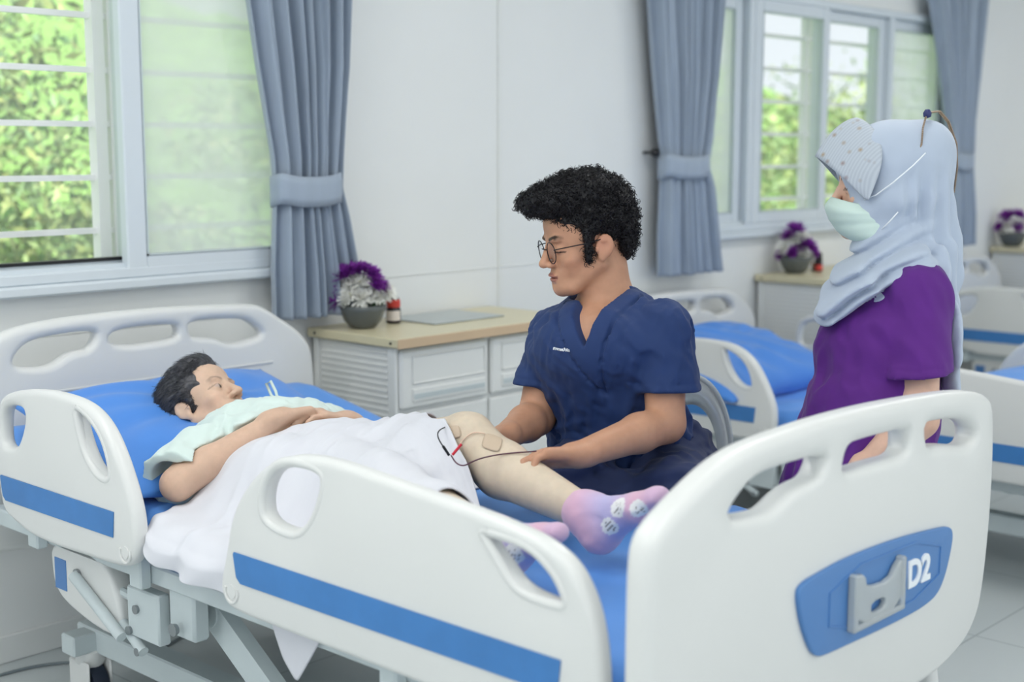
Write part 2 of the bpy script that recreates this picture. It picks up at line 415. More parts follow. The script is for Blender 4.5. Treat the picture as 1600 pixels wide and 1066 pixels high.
# ---- curtains
def curtain(name, prof, y0, label, seed, tie_z, nf, hook=None):
    """prof: list of (z, xl, xr, amplitude)"""
    root = empty(name, (prof[0][1], y0, prof[-1][0]), label, 'curtain', 'grey-blue tied-back curtains')
    rnd = np.random.RandomState(seed); ph = rnd.uniform(0, 1, nf)
    z = np.linspace(prof[0][0], prof[-1][0], 90); P = np.array(prof); zs = P[:, 0]
    nu = nf*14; V = []
    for zz in z:
        xl, xr, am = (np.interp(zz, zs, P[:, k]) for k in (1, 2, 3))
        for i in range(nu):
            u = i/(nu-1)
            wob = .25*math.sin(zz*5+u*9+seed)
            uu = u+.012*math.sin(u*nf*2*math.pi*.5+seed)
            fold = math.sin(uu*nf*2*math.pi+wob+seed); fold2 = .35*math.sin(uu*nf*4.6*math.pi+1.3*seed)
            e = min(1, u*6+.15)
            V.append((xl+(xr-xl)*u+.006*math.cos(u*nf*2*math.pi), min(-.012, y0-am*1.2*(fold+fold2)*e), zz))
    n = len(z)
    Q = [(j*nu+i, j*nu+i+1, (j+1)*nu+i+1, (j+1)*nu+i) for j in range(n-1) for i in range(nu-1)]
    me = mesh_np(np.array(V), np.array(Q)); o = link('curtain_panel', me, M['curtain'], root)
    s = o.modifiers.new('s', 'SOLIDIFY'); s.thickness = .003
    xl, xr = (np.interp(tie_z, zs, P[:, k]) for k in (1, 2))
    V = []; n2 = 40                              # tieback band: flattened loop
    c = (xl+xr)/2; hw = (xr-xl)/2+.002
    for k in range(n2):
        a = 2*math.pi*k/n2
        x = c+hw*math.copysign(abs(math.cos(a))**.6, math.cos(a)); y = y0-.04*math.copysign(abs(math.sin(a))**.5, math.sin(a))
        dip = -.012*math.cos(a*.5)**2*0-.02*(x-c)/hw*(-.4)
        
        for (dz, dy) in ((.045, 0), (.02, -.004 if y < y0 else 0), (-.02, -.004 if y < y0 else 0), (-.045, 0)): V.append((x, y+dy, tie_z+dz+.006*math.sin(3*a)))
    Q = [(k*4+j, ((k+1) % n2)*4+j, ((k+1) % n2)*4+j+1, k*4+j+1) for k in range(n2) for j in range(3)]
    me = mesh_np(np.array(V), np.array(Q)); b = link('tieback', me, M['curtain'], root)
    s = b.modifiers.new('s', 'SOLIDIFY'); s.thickness = .004
    if hook: MB().lathe([(.002, 0), (.006, -.01), (.006, -.05), (.016, -.055), (.018, -.07), (.002, -.078)], (hook[0], 0, hook[1]), 14, 'y').build('tieback_hook', M['black'], root, True)
    return root
curtain('curtain', [(.845, 2.49, 2.80, .03), (1.0, 2.49, 2.79, .03), (1.15, 2.50, 2.765, .026), (1.235, 2.505, 2.745, .022), (1.33, 2.50, 2.75, .026), (1.6, 2.45, 2.775, .032), (2.1, 2.37, 2.79, .036)], -.085, 'grey-blue curtain tied back beside the left window, above the nearest cabinet', 1, 1.232, 7)
curtain('curtain', [(.85, 4.385, 4.80, .03), (1.0, 4.38, 4.77, .03), (1.2, 4.39, 4.73, .026), (1.29, 4.40, 4.69, .02), (1.4, 4.38, 4.71, .026), (1.65, 4.34, 4.74, .034), (2.1, 4.27, 4.78, .036)], -.085, 'grey-blue curtain with a black hook left of the far window', 2, 1.285, 8, (4.385, 1.34))
curtain('curtain', [(.84, 6.98, 7.19, .024), (1.0, 6.96, 7.18, .024), (1.25, 6.95, 7.14, .02), (1.29, 6.94, 7.14, .02), (1.5, 6.86, 7.12, .026), (1.75, 6.76, 7.14, .034), (2.15, 6.58, 7.18, .036)], -.085, 'grey-blue curtain hanging right of the far window, behind the hijab', 3, 1.29, 7)
# ================================================================ BEDS
BX = 1.97
FX = lambda u, v, w: (u, -2.275+w, v)        # boards: slab across y
def board(root, outline, holes, y, name='headboard'):
    k = (y-.025+CD)/(CD-2.30) if y < -1 else 1
    return slab(outline, holes, .05, .018, lambda u, v, w: (u*k, y+w, CH+(v-CH)*k), name, M['plastic'], root)
def bed(label, group):
    root = empty('hospital_bed', (BX, -1.27, 0), label, 'hospital bed', group)
    # headboard
    HO = [(1.425, .50), (1.425, .72), (1.428, .80), (1.45, .845), (1.50, .88), (1.57, .915), (1.65, .930), (1.80, .938), (2.02, .938), (2.17, .932), (2.29, .925), (2.335, .915), (2.376, .89), (2.452, .842), (2.492, .803), (2.512, .76), (2.518, .60), (2.515, .42), (2.44, .36), (1.51, .36), (1.428, .42)]
    HH = [[(1.585, .832), (1.598, .862), (1.634, .888), (1.711, .896), (1.815, .897), (1.813, .872), (1.788, .847), (1.742, .849), (1.691, .818), (1.63, .820)],
          [(1.851, .894), (2.048, .894), (2.06, .874), (2.052, .848), (1.851, .848)],
          [(2.089, .897), (2.265, .888), (2.302, .869), (2.338, .837), (2.30, .824), (2.218, .818), (2.172, .842), (2.107, .848), (2.092, .86)]]
    hb = board(root, HO, HH, -.225)
    MB().box((1.60, -.2535, .752), (2.36, -.2495, .758), .001).build('moulded_line', M['plastic'], hb)
    FO = [(1.43, .42), (1.43, .70), (1.432, .79), (1.44, .828), (1.47, .852), (1.53, .880), (1.60, .908), (1.668, .923), (1.771, .929), (1.90, .933), (2.04, .932), (2.19, .926), (2.31, .919), (2.40, .911), (2.475, .896), (2.507, .868), (2.516, .737), (2.51, .617), (2.495, .516), (2.475, .463), (2.428, .423), (2.356, .402), (2.275, .389), (1.60, .389), (1.50, .40)]
    FH = [[(1.615, .825), (1.634, .845), (1.680, .872), (1.741, .878), (1.892, .876), (1.878, .853), (1.862, .840), (1.809, .838), (1.776, .828), (1.744, .815), (1.712, .813)],
          [(1.941, .835), (1.946, .862), (1.962, .879), (2.02, .880), (2.156, .877), (2.164, .862), (2.164, .830), (2.05, .834)],
          [(2.222, .876), (2.30, .871), (2.375, .862), (2.425, .838), (2.43, .815), (2.39, .808), (2.34, .818), (2.287, .827), (2.241, .829), (2.228, .85)]]
    fb = board(root, FO, FH, -2.285, 'footboard')
    PO = [(1.800, .672), (1.817, .684), (1.86, .688), (1.942, .694), (2.057, .693), (2.161, .688), (2.272, .678), (2.325, .672), (2.337, .654), (2.329, .622), (2.310, .580), (2.283, .553), (2.239, .544), (2.173, .541), (2.068, .542), (1.97, .545), (1.895, .547), (1.863, .551), (1.842, .573), (1.815, .62)]
    pl = slab(PO, [], .010, .003, lambda u, v, w: (u*0.9880, -2.313+w, 1.35+(v-1.35)*0.9880), 'name_plate', M['plate'], fb)
    slab([(1.905, .675), (2.30, .668), (2.296, .560), (1.905, .560)], [[(1.909, .671), (2.296, .664), (2.292, .564), (1.909, .564)]], .003, .0006, lambda u, v, w: (u*0.9829, -2.3185+w, 1.35+(v-1.35)*0.9829), 'plate_rib', M['plate'], pl, 1)
    slab([(1.978, .657), (2.012, .655), (2.018, .630), (2.10, .622), (2.128, .650), (2.148, .652), (2.150, .565), (1.978, .565)], [[(2.035, .598), (2.085, .598), (2.085, .583), (2.06, .578), (2.035, .583)]], .012, .004, lambda u, v, w: (u*0.9769, -2.325+w, 1.35+(v-1.35)*0.9769), 'card_holder', M['clear'], pl, 1)
    h_ = MB(); h_.box((1.930, -2.334, .582), (1.943, -2.317, .675), .003).box((2.088, -2.334, .582), (2.101, -2.317, .672), .003).box((1.930, -2.334, .578), (2.101, -2.317, .589), .003)
    h_.build('holder_rim', M['clear'], pl)
    text('D2', .066, lambda u, v, w: (2.174+u*1.02, -2.3195-w, .624+v), 'bed_number', M['white'], pl, .0015, .0022)
    # side rails
    HR = [(-.47, .54), (-.455, .60), (-.452, .68), (-.462, .77), (-.487, .808), (-.555, .828), (-.662, .842), (-.763, .843), (-.835, .837), (-.885, .820), (-.925, .793), (-.958, .754), (-.988, .705), (-1.010, .66), (-1.022, .62), (-1.024, .57), (-1.010, .530), (-.966, .512), (-.845, .508), (-.697, .503), (-.59, .507), (-.521, .525)]
    HRh = [[(-.806, .822), (-.86, .803), (-.898, .770), (-.922, .733), (-.930, .696), (-.892, .693), (-.856, .720), (-.825, .766)],
           [(-.492, .776), (-.53, .792), (-.584, .792), (-.594, .772), (-.569, .723), (-.545, .697), (-.486, .690), (-.482, .73)]]
    FR = [(-1.304, .561), (-1.324, .616), (-1.341, .683), (-1.378, .740), (-1.422, .782), (-1.474, .814), (-1.538, .834), (-1.619, .840), (-1.715, .834), (-1.835, .824), (-1.946, .816), (-2.05, .805), (-2.115, .792), (-2.160, .768), (-2.188, .730), (-2.206, .684), (-2.216, .613), (-2.216, .55), (-2.19, .515), (-2.10, .506), (-1.83, .506), (-1.50, .508), (-1.34, .509), (-1.309, .528)]
    FRh = [[(-1.444, .738), (-1.458, .774), (-1.488, .800), (-1.538, .811), (-1.596, .812), (-1.605, .792), (-1.583, .744), (-1.548, .705), (-1.513, .696), (-1.450, .703)],
           [(-1.985, .783), (-2.05, .776), (-2.1, .760), (-2.128, .739), (-2.145, .708), (-2.1, .709), (-2.06, .717), (-2.035, .736), (-2.005, .762)]]
    for side in (0, 1):
        xx = 1.448 if side == 0 else 2.492
        sg = -1 if side == 0 else 1
        for (nm, o_, h_, s0, s1) in (('head_side_rail', HR, HRh, -.948, -.472), ('foot_side_rail', FR, FRh, -2.143, -1.354)):
            r = slab(o_, h_, .036, .014, lambda u, v, w, xx=xx: (xx+w, u, v), nm, M['plastic'], root)
            st = MB()
            P = [(s0+.006, .572), (s1-.02, .570), (s1-.008, .580), (s1, .622), (s1-.003, .626), (s0, .626)]
            for fx in (xx-.0195, xx+.0195):
                V = [(fx-.001, a, b) for a, b in P]+[(fx+.001, a, b) for a, b in P]; n = len(P)
                st.add(V, [tuple(range(n)), tuple(range(n, 2*n))[::-1]]+[(i, (i+1) % n, n+(i+1) % n, n+i) for i in range(n)])
            st.build('blue_stripe', M['stripe'], r)
            # inner lip round the larger hand hole and pivot cap
            yy = -.985 if nm[0] == 'h' else -1.345
            lg = MB(); ring = [(xx+sg*.019, yy+.018*math.cos(a), .548-.020*math.sin(a)) for a in np.linspace(-.4, math.pi+.4, 14)]
            lg.tube(ring, .003, 6); lg.lathe([(.013, -.002), (.013, .002)], (xx+sg*.018, yy, .549), 18, 'x')
            lg.build('pivot_cap', M['plastic'], r, autos=True)
            hole = chaikin(h_[0] if nm[0] == 'h' else h_[0], 2)
            hc_ = np.mean(hole, 0); hole = [p+(p-hc_)/np.linalg.norm(p-hc_)*.011 for p in hole]
            lp = MB().tube([(xx+sg*.0105, p[0]*1.0, p[1]) for p in hole], .0095, 8, closed=True)
            lp.build('hand_grip', M['plastic'], r, True)
            if nm[0] == 'f':
                hole = chaikin(h_[1], 2)
                hc_ = np.mean(hole, 0); hole = [p+(p-hc_)/np.linalg.norm(p-hc_)*.011 for p in hole]
                MB().tube([(xx+sg*.0105, p[0], p[1]) for p in hole], .0095, 8, closed=True).build('hand_grip', M['plastic'], r, True)
    # deck and under-frame
    d = MB()
    for x in (1.50, 2.40): d.box((x, -2.22, .462), (x+.04, -.27, .503), .004)
    for y in (-.35, -.9, -1.3, -1.8, -2.15): d.box((1.54, y-.02, .45), (2.40, y+.02, .48), .003)
    d.box((1.545, -2.2, .470), (2.395, -.27, .484))
    d.build('deck_frame', M['steel'], root)
    for yy in (-.52, -.945, -1.72, -2.05):
        for x in (1.472, 2.442): MB().box((x, yy-.022, .455), (x+.028, yy+.022, .53), .004).build('rail_bracket', M['steel'], root)
    # motor housing with blue badge, linkage
    mh = slab([(-.545, .475), (-.548, .40), (-.56, .365), (-.60, .338), (-.70, .315), (-.80, .305), (-.84, .33), (-.83, .40), (-.78, .47), (-.70, .492)], [], .05, .012, lambda u, v, w: (1.525+w, u, v), 'motor_housing', M['plastic'], root)
    MB().box((1.4985, -.617, .368), (1.502, -.567, .440), .001).build('blue_badge', M['plate'], mh)
    lk = MB(); lk.tube([(1.488, -.67, .420), (1.488, -.86, .325)], .013, 10); lk.tube([(1.52, -.72, .46), (1.52, -.80, .41), (1.52, -.9, .40)], .010, 8)
    lk.box((1.50, -.985, .33), (1.53, -.865, .44), .004); lk.box((1.515, -1.09, .36), (1.555, -1.00, .50), .006)
    lk.tube([(1.51, -.83, .345), (1.505, -.915, .302)], .012, 10); lk.build('linkage', M['steel'], root, autos=True)
    for (y, z, r) in ((-.905, .395, .010), (-.875, .342, .010), (-.905, .302, .009), (-.67, .42, .014), (-1.045, .385, .014)):
        MB().lathe([(r, -.006), (r*.8, .004), (.002, .004)], (1.503-.004, y, z), 12, 'x').build('bolt', M['chrome'], root, autos=True)
    bs = MB()
    for x in (1.66, 2.22): bs.box((x, -2.10, .135), (x+.06, -.36, .195), .004)
    for y in (-.42, -2.02): bs.box((1.60, y-.03, .14), (2.34, y+.03, .19), .004)
    bs.build('base_frame', M['steel'], root)
    for y0, y1 in ((-1.04, -1.40), (-1.85, -1.50)):
        for x in (1.60, 2.28):
            q = MB(); a = Vector((x, y0, .40)); b = Vector((x, y1, .165)); dr = (b-a).normalized(); pr = Vector((1, 0, 0)); nn = dr.cross(pr)
            V = []
            for p in (a, b):
                for s1 in (-1, 1):
                    for s2 in (-1, 1): V.append(p+pr*.016*s1+nn*.032*s2)
            q.add(V, [(0, 1, 3, 2), (4, 6, 7, 5), (0, 4, 5, 1), (2, 3, 7, 6), (0, 2, 6, 4), (1, 5, 7, 3)])
            q.lathe([(.034, -.02), (.034, .02)], tuple(a), 16, 'x'); q.lathe([(.036, -.02), (.036, .02)], tuple(b), 16, 'x')
            q.build('lift_arm', M['steel'], root, autos=True)
    sp = MB(); hel = [(2.0+.035*math.cos(t), -1.30-.0035*t, .27+.035*math.sin(t)) for t in np.linspace(0, 90, 300)]
    sp.tube(hel, .004, 5); sp.build('coiled_hose', M['chrome'], root, True)
    MB().tube([(1.95, -1.25, .28), (1.95, -1.75, .25)], .03, 14).build('lift_actuator', M['rubber'], root, autos=True)
    for x in (1.66, 2.28):
        for y in (-.42, -2.02):
            c = MB().lathe([(.028, .10), (.036, .112), (.036, .14), (.028, .146)], (x, y, 0), 18)
            c.box((x-.034, y-.045, .05), (x-.026, y+.045, .12), .004); c.box((x+.026, y-.045, .05), (x+.034, y+.045, .12), .004)
            cc = c.build('caster', M['plastic'], root, autos=True)
            MB().lathe([(.02, -.02), (.052, -.02), (.055, -.012), (.055, .012), (.052, .02), (.02, .02)], (x, y, .055), 24, 'x').build('wheel', M['rubber'], cc, autos=True)
    return root
def lower_far_rails(root, dz):
    for ch in [o for o in bpy.data.objects if o.parent == root and 'side_rail' in o.name and sum(v.co.x for v in o.data.vertices) > 0]:
        ch.location.z += dz
bed1 = bed('white hospital bed with the D2 footboard, patient lying on it', 'hospital beds')
def mattress(cx, dz, label, raise_=.12, dy=0, foot=0):
    nx, ny = 46, 80; V = []
    rnd = np.random.RandomState(4)
    X = np.linspace(-.455, .455, nx); Y = np.linspace(-2.245, -.285, ny)
    def top(y): return .60+foot*math.exp(-((y+1.62)/.38)**2)+raise_*max(0, min(1, (y+1.0)/.62))**1.3
    F = []
    def sl(u): return max(0., 1-abs(u))
    for side in (0, 1):
        for y in Y:
            for x in X:
                e = min((.455-abs(x))/.035, (y+2.245)/.035, (-.285-y)/.035, 1); e = max(e, 0); rr = math.sqrt(1-(1-e)**2)
                t = top(y); b = t-.115
                if side == 0:
                    w = .0035*math.sin(9*x+22*y+3*math.sin(7*y))+.003*math.sin(31*x-12*y)+.006*math.exp(-((y+1.72+.3*x)/.03)**2)+.005*math.exp(-((y+1.9-.25*x)/.025)**2)
                    z = t-.035+.035*rr+w*e
                else: z = b+.03-.03*rr
                V.append((cx+x, y+dy, z+dz))
    n = nx*ny
    for j in range(ny-1):
        for i in range(nx-1):
            a = j*nx+i; F.append((a, a+1, a+nx+1, a+nx)); F.append((n+a, n+a+nx, n+a+nx+1, n+a+1))
    for j in range(ny-1):
        for i in (0, nx-1): a = j*nx+i; F.append((a, a+nx, n+a+nx, n+a))
    for i in range(nx-1):
        for j in (0, ny-1): a = j*nx+i; F.append((a, n+a, n+a+1, a+1))
    me = mesh_np(np.array(V), np.array(F))
    import bmesh
    bm = bmesh.new(); bm.from_mesh(me); bmesh.ops.recalc_face_normals(bm, faces=bm.faces); bm.to_mesh(me); bm.free()
    return tag(link('mattress', me, M['mattress']), label, 'mattress', 'blue mattresses')
def pillow(c, R, L, Wd, T, label, seed):
    n = 56; V = []; F = []
    rnd = np.random.RandomState(seed); ph = rnd.uniform(0, 6, 8)
    for s in (1, -1):
        for j in range(n):
            for i in range(n):
                u = -1+2*i/(n-1); v = -1+2*j/(n-1)
                prof = max(0, (1-abs(u)**2.6))**.55*max(0, (1-abs(v)**2.6))**.55
                pin = 1-.07*(1-abs(u))*abs(v)**3; pin2 = 1-.07*(1-abs(v))*abs(u)**3
                e = 1-max(abs(u), abs(v))
                rad_ = math.hypot(u, v)
                w = .11*math.sin(11*math.atan2(v, u)+ph[0]+4*math.sin(3*rad_))*min(1, e*3)*rad_+.06*math.sin(7*u+9*v+ph[1]+2*math.sin(4*u))*min(1, e*4)
                V.append((u*L/2*pin2, v*Wd/2*pin, s*T/2*prof*(1+w)+.004*math.sin(12*u+ph[2])*(1-prof)))
    N = n*n
    for j in range(n-1):
        for i in range(n-1):
            a = j*n+i; F.append((a, a+1, a+n+1, a+n)); F.append((N+a, N+a+n, N+a+n+1, N+a+1))
    V = [tuple(R @ Vector(v)+Vector(c)) for v in V]
    me = mesh_np(np.array(V), np.array(F))
    import bmesh
    bm = bmesh.new(); bm.from_mesh(me); bmesh.ops.remove_doubles(bm, verts=bm.verts, dist=4e-4); bmesh.ops.recalc_face_normals(bm, faces=bm.faces); bm.to_mesh(me); bm.free()
    return tag(link('pillow', me, M['pillow']), label, 'pillow', 'blue pillows')
RX = lambda a: Matrix.Rotation(rad(a), 3, 'X'); RY = lambda a: Matrix.Rotation(rad(a), 3, 'Y'); RZ = lambda a: Matrix.Rotation(rad(a), 3, 'Z')
mattress(BX, 0, 'blue mattress on the nearest bed, under the patient', .10)
pillow((1.85, -.655, .700), RX(15), .72, .54, .13, "blue pillow under the patient's head", 1)
PIT = 2.5
for k, (dz, lb) in enumerate(((-.15, 'white empty hospital bed behind the man in navy, second from the left'), (-.15, 'white empty hospital bed farthest away at the right edge'))):
    b_ = copy_tree(bed1, None, (PIT*(k+1)+.03, .12, dz), skip=('bed_number', 'caster', 'base_frame', 'lift_arm', 'coiled_hose', 'lift_actuator'))
    b_['label'] = lb
    x0 = PIT*(k+1)+.03
    bs = MB()
    for x in (1.66, 2.22): bs.box((x0+x, -2.10, .135), (x0+x+.06, -.36, .195), .004)
    for y in (-.42, -2.02): bs.box((x0+1.60, y-.03, .14), (x0+2.34, y+.03, .19), .004)
    for y in (-.9, -1.7): bs.box((x0+1.9, y-.05, .19), (x0+2.04, y+.05, .30), .004)
    bs.build('base_frame', M['steel'], b_)
    for x in (1.66, 2.28):
        for y in (-.42, -2.02):
            cc = MB().lathe([(.028, .10), (.036, .112), (.036, .14), (.028, .146)], (x0+x, y, 0), 18).box((x0+x-.034, y-.045, .05), (x0+x-.026, y+.045, .12), .004).build('caster', M['plastic'], b_, autos=True)
            MB().lathe([(.02, -.02), (.052, -.02), (.055, -.012), (.055, .012), (.052, .02), (.02, .02)], (x0+x, y, .055), 24, 'x').build('wheel', M['rubber'], cc, autos=True)
lower_far_rails(bed1, -.34)
mattress(BX+PIT+.03, -.15, 'blue mattress on the empty middle bed', .03, .10, .15)
mattress(BX+2*PIT+.03, -.15, 'blue mattress on the empty bed at the right edge', .03, .10)
pillow((4.32, -.49, .565), RX(15), .80, .56, .19, 'plump blue pillow on the middle bed, right of the man', 2)
# ================================================================ CABINETS AND SMALL THINGS
def cabinet(x0, label):
    r = empty('bedside_cabinet', (x0+.4, -.21, 0), label, 'cabinet', 'white bedside cabinets')
    x1 = x0+.80
    MB().box((x0+.015, -.395, .05), (x1-.015, -.02, .772), .006).build('carcass', M['cab'], r)
    s = MB()                                   # ribbed end panel
    z = .12
    while z < .75: s.box((x0+.011, -.36, z), (x0+.016, -.05, z+.010), .003); z += .019
    s.box((x0+.006, -.400, .06), (x0+.02, -.365, .772), .003).box((x0+.006, -.045, .06), (x0+.02, -.02, .772), .003)
    s.build('ribbed_side', M['cab'], r)
    MB().box((x0-.01, -.43, .775), (x1+.01, -.012, .803), .003).build('worktop', M['beige'], r)
    MB().box((x0-.010, -.434, .774), (x1+.01, -.429, .802), .001).build('edge_band', M['edgeband'], r)
    for i in range(4):
        MB().lathe([(.004, -.001), (.004, .002), (.001, .002)], ((x0-.012, -.40, .789) if i == 0 else (x0-.012, -.05, .789) if i == 1 else (x0+.02+.37*i, -.435, .789)), 8, 'x' if i < 2 else 'y').build('screw', M['black'], r)
    xm = (x0+x1)/2
    for (a, b) in ((x0+.018, xm-.008), (xm+.004, x1-.018)):
        d = MB().box((a, -.412, .585), (b, -.394, .765), .008).build('drawer', M['cab'], r)
        f = MB(); ia, ib = a+.045, b-.02
        for (p, q, u, v) in ((ia, ib, .660, .664), (ia, ia+.005, .66, .745), (ib-.003, ib, .66, .745), (ia, ib, .742, .745)): f.box((p, -.4165, u), (q, -.411, v), .0015)
        f.box((ia, -.417, .606), (ib, -.411, .645), .002)
        f.build('panel_moulding', M['cab'], d)
        MB().box((ia+.004, -.4185, .615), (ib-.004, -.4165, .630), .0005).build('finger_pull', M['steel'], d)
    MB().box((x0+.018, -.404, .10), (xm-.006, -.394, .572), .006).build('door', M['cab'], r)
    MB().box((xm+.003, -.404, .10), (x1-.018, -.394, .572), .006).build('door', M['cab'], r)
    fo = MB()
    for x in (x0+.05, x1-.05):
        for y in (-.35, -.07): fo.lathe([(.02, 0), (.02, .055)], (x, y, 0), 12)
    fo.build('foot', M['black'], r)
    return r
cabinet(2.685, 'white bedside cabinet with ribbed side between the patient and the man')
cabinet(5.20, 'white bedside cabinet under the far window, beside the hijab')
cabinet(7.63, 'white bedside cabinet at the right edge, behind the last bed')
M['petP'] = mat('purple_petal', lin(132, 48, 158), .6, sub=0, var=.25, vscale=60)
M['petW'] = mat('white_petal', lin(246, 246, 240), .6, var=.03, vscale=60)
M['petC'] = mat('flower_centre', lin(190, 190, 90), .7, var=.1, vscale=60)
M['greenleaf'] = mat('flower_leaf', lin(60, 92, 58), .6, var=.3, vscale=40)
M['basin'] = mat('glass_bowl', lin(126, 132, 132), .12, trans=.5, var=.02)
M['stones'] = mat('grey_foam', lin(104, 110, 108), .8, var=.4, vscale=50)
def flower(mp, mc, c, nrm, rad_, seed):
    rnd = random.Random(seed); n = Vector(nrm).normalized(); a = n.orthogonal().normalized(); b = n.cross(a)
    for ring, (cnt, el, L) in enumerate(((16, 8, 1), (14, 30, .85), (11, 52, .66), (7, 72, .42))):
        for k in range(cnt):
            an = 2*math.pi*(k+.5*ring)/cnt+rnd.uniform(-.1, .1); e = rad(el+rnd.uniform(-8, 8)); l_ = rad_*L*rnd.uniform(.88, 1.1)
            d = (a*math.cos(an)+b*math.sin(an)); t = d*math.cos(e)+n*math.sin(e); s = n.cross(d)
            w = rad_*.13; o_ = Vector(c); up = t.cross(s)*-1
            V = [o_+s*w*.3, o_-s*w*.3, o_+t*l_*.6+s*w+up*-.001, o_+t*l_*.6-s*w, o_+t*l_+s*w*.4+n*.1*l_, o_+t*l_-s*w*.4+n*.1*l_, o_+t*l_*.6+up*w*.5]
            mp.add(V, [(0, 1, 6), (0, 6, 2), (1, 3, 6), (2, 6, 4), (6, 3, 5), (6, 5, 4)])
    mc.lathe([(.001, 0), (rad_*.16, rad_*.02), (rad_*.1, rad_*.2), (.001, rad_*.22)], c, 8)
def bouquet(x, y, z, sc, fl, label, seed):
    r = empty('flower_bowl', (x, y, z), label, 'flower arrangement', 'bowls of purple and white flowers')
    b = MB(); b.lathe([(.03*sc, .0), (.034*sc, .003), (.048*sc, .020*sc), (.058*sc, .045*sc), (.062*sc, .058*sc), (.060*sc, .059*sc), (.055*sc, .045*sc), (.045*sc, .022*sc), (.03*sc, .006)], (x, y, z), 32)
    b.build('bowl', M['basin'], r, True)
    MB().lathe([(.028*sc, .006), (.043*sc, .022*sc), (.052*sc, .045*sc), (.053*sc, .052*sc), (.02*sc, .058*sc)], (x, y, z), 24).build('flower_foam', M['stones'], r, True)
    lv = MB(); rnd = random.Random(seed)
    for k in range(26):
        a = rnd.uniform(0, 6.28); q = rnd.uniform(.02, .055)*sc; c = Vector((x+q*math.cos(a), y+q*math.sin(a), z+.055*sc)); t = Vector((math.cos(a), math.sin(a), rnd.uniform(.1, .9))).normalized(); s = t.cross(Vector((0, 0, 1))).normalized()
        L = rnd.uniform(.02, .035)*sc; lv.add([c, c+t*L*.5+s*.006, c+t*L, c+t*L*.5-s*.006], [(0, 1, 2, 3)])
    lv.build('leaves', M['greenleaf'], r)
    for i, (rr, dz, ra, colr) in enumerate(fl):
        # rr: offset to the right as seen, dz: height, ra: radius, colr
        d = rnd.uniform(-.03, .0)*sc if abs(rr) < .045 else rnd.uniform(-.015, .015)
        c = (x+RT[0]*rr*sc+.73*d, y+RT[1]*rr*sc+.68*d, z+dz*sc)
        nrm = Vector((RT[0]*rr*1.3-FW[0]*.035, RT[1]*rr*1.3-FW[1]*.035, (dz-.05)*.8+.01))
        mp, mc = MB(), MB(); flower(mp, mc, c, nrm, ra*sc*1.28, seed*50+i)
        f = mp.build('purple_flower' if colr == 'P' else 'white_flower', M['pet'+colr], r, False)
        mc.build('flower_centre', M['petC'] if colr == 'W' else M['petP'], f)
        MB().tube([(x, y, z+.03*sc), ((x+c[0])/2, (y+c[1])/2, (z+.04*sc+c[2])/2), c], .0015, 5).build('stem', M['greenleaf'], f)
p1 = pon(555, 502, 'z', .805)
bouquet(2.785, -.150, .804, 1.22, [(-.040, .138, .032, 'P'), (-.012, .146, .026, 'P'), (.006, .150, .022, 'P'), (.028, .138, .024, 'P'), (-.062, .100, .022, 'P'), (-.066, .068, .030, 'P'), (-.036, .108, .026, 'W'), (-.006, .118, .030, 'W'), (-.030, .083, .028, 'W'), (.002, .078, .030, 'W'), (.036, .112, .024, 'P'), (.052, .106, .018, 'P'), (.036, .085, .028, 'W'), (.062, .090, .024, 'W'), (.02, .09, .026, 'W')], 'bowl of purple and white flowers on the nearest cabinet, by the red-capped bottle', 1)
bouquet(5.37, -.11, .804, 1.25, [(-.010, .155, .034, 'P'), (-.03, .13, .024, 'P'), (.02, .135, .022, 'W'), (-.008, .115, .028, 'W'), (-.045, .09, .028, 'W'), (-.055, .066, .02, 'P'), (.012, .098, .024, 'P'), (.035, .10, .034, 'P'), (.06, .078, .026, 'P'), (.008, .075, .026, 'W'), (.03, .06, .022, 'W'), (-.02, .075, .024, 'P'), (.055, .055, .018, 'W')], 'bowl of purple and white flowers under the far window', 2)
bouquet(7.69, -.11, .804, 1.3, [(-.03, .13, .034, 'P'), (.015, .135, .034, 'P'), (-.06, .085, .022, 'P'), (-.03, .09, .028, 'W'), (.05, .095, .03, 'W'), (.01, .085, .03, 'P'), (.07, .075, .026, 'P'), (-.045, .07, .02, 'W'), (.01, .10, .022, 'W')], 'bowl of purple and white flowers at the right edge of the picture', 3)
M['jar'] = mat('dark_bottle_glass', lin(34, 26, 34), .15, var=.02)
M['redcap'] = mat('red_cap', lin(206, 64, 56), .4, var=.02)
M['label'] = mat('paper_label', lin(232, 222, 214), .6, var=.05, vscale=90)
M['rust'] = mat('orange_label', lin(190, 130, 70), .6, var=.1, vscale=90)
def bottle(x, y, s, cap, lab, label):
    z = .804; r = empty('medicine_bottle', (x, y, z), label, 'medicine bottle', 'small medicine bottles')
    MB().lathe([(.018*s, 0), (.0215*s, .003), (.0215*s, .040*s), (.017*s, .047*s), (.016*s, .052*s)], (x, y, z), 26).build('bottle_body', M['jar'], r, autos=True)
    MB().lathe([(.0195*s, .045*s), (.0205*s, .048*s), (.0205*s, .064*s), (.018*s, .067*s)], (x, y, z), 26).build('cap', cap, r, autos=True)
    MB().lathe([(.017*s, .0665*s), (.0175*s, .072*s), (.001, .0725*s)], (x, y, z), 26).build('cap_ring', M['jar'], r, autos=True)
    lb = MB(); V = []; n = 14
    for i in range(n):
        a = rad(-137-65+130*i/(n-1)+0)
        for h_ in (.008, .036): V.append((x+.0219*s*math.cos(a), y+.0219*s*math.sin(a), z+h_*s))
    lb.add(V, [(2*i, 2*i+2, 2*i+3, 2*i+1) for i in range(n-1)]); lb.build('paper_label', lab, r, True)
bottle(2.93, -.13, 1.12, M['redcap'], M['label'], 'dark medicine bottle with red cap beside the nearest flower bowl')
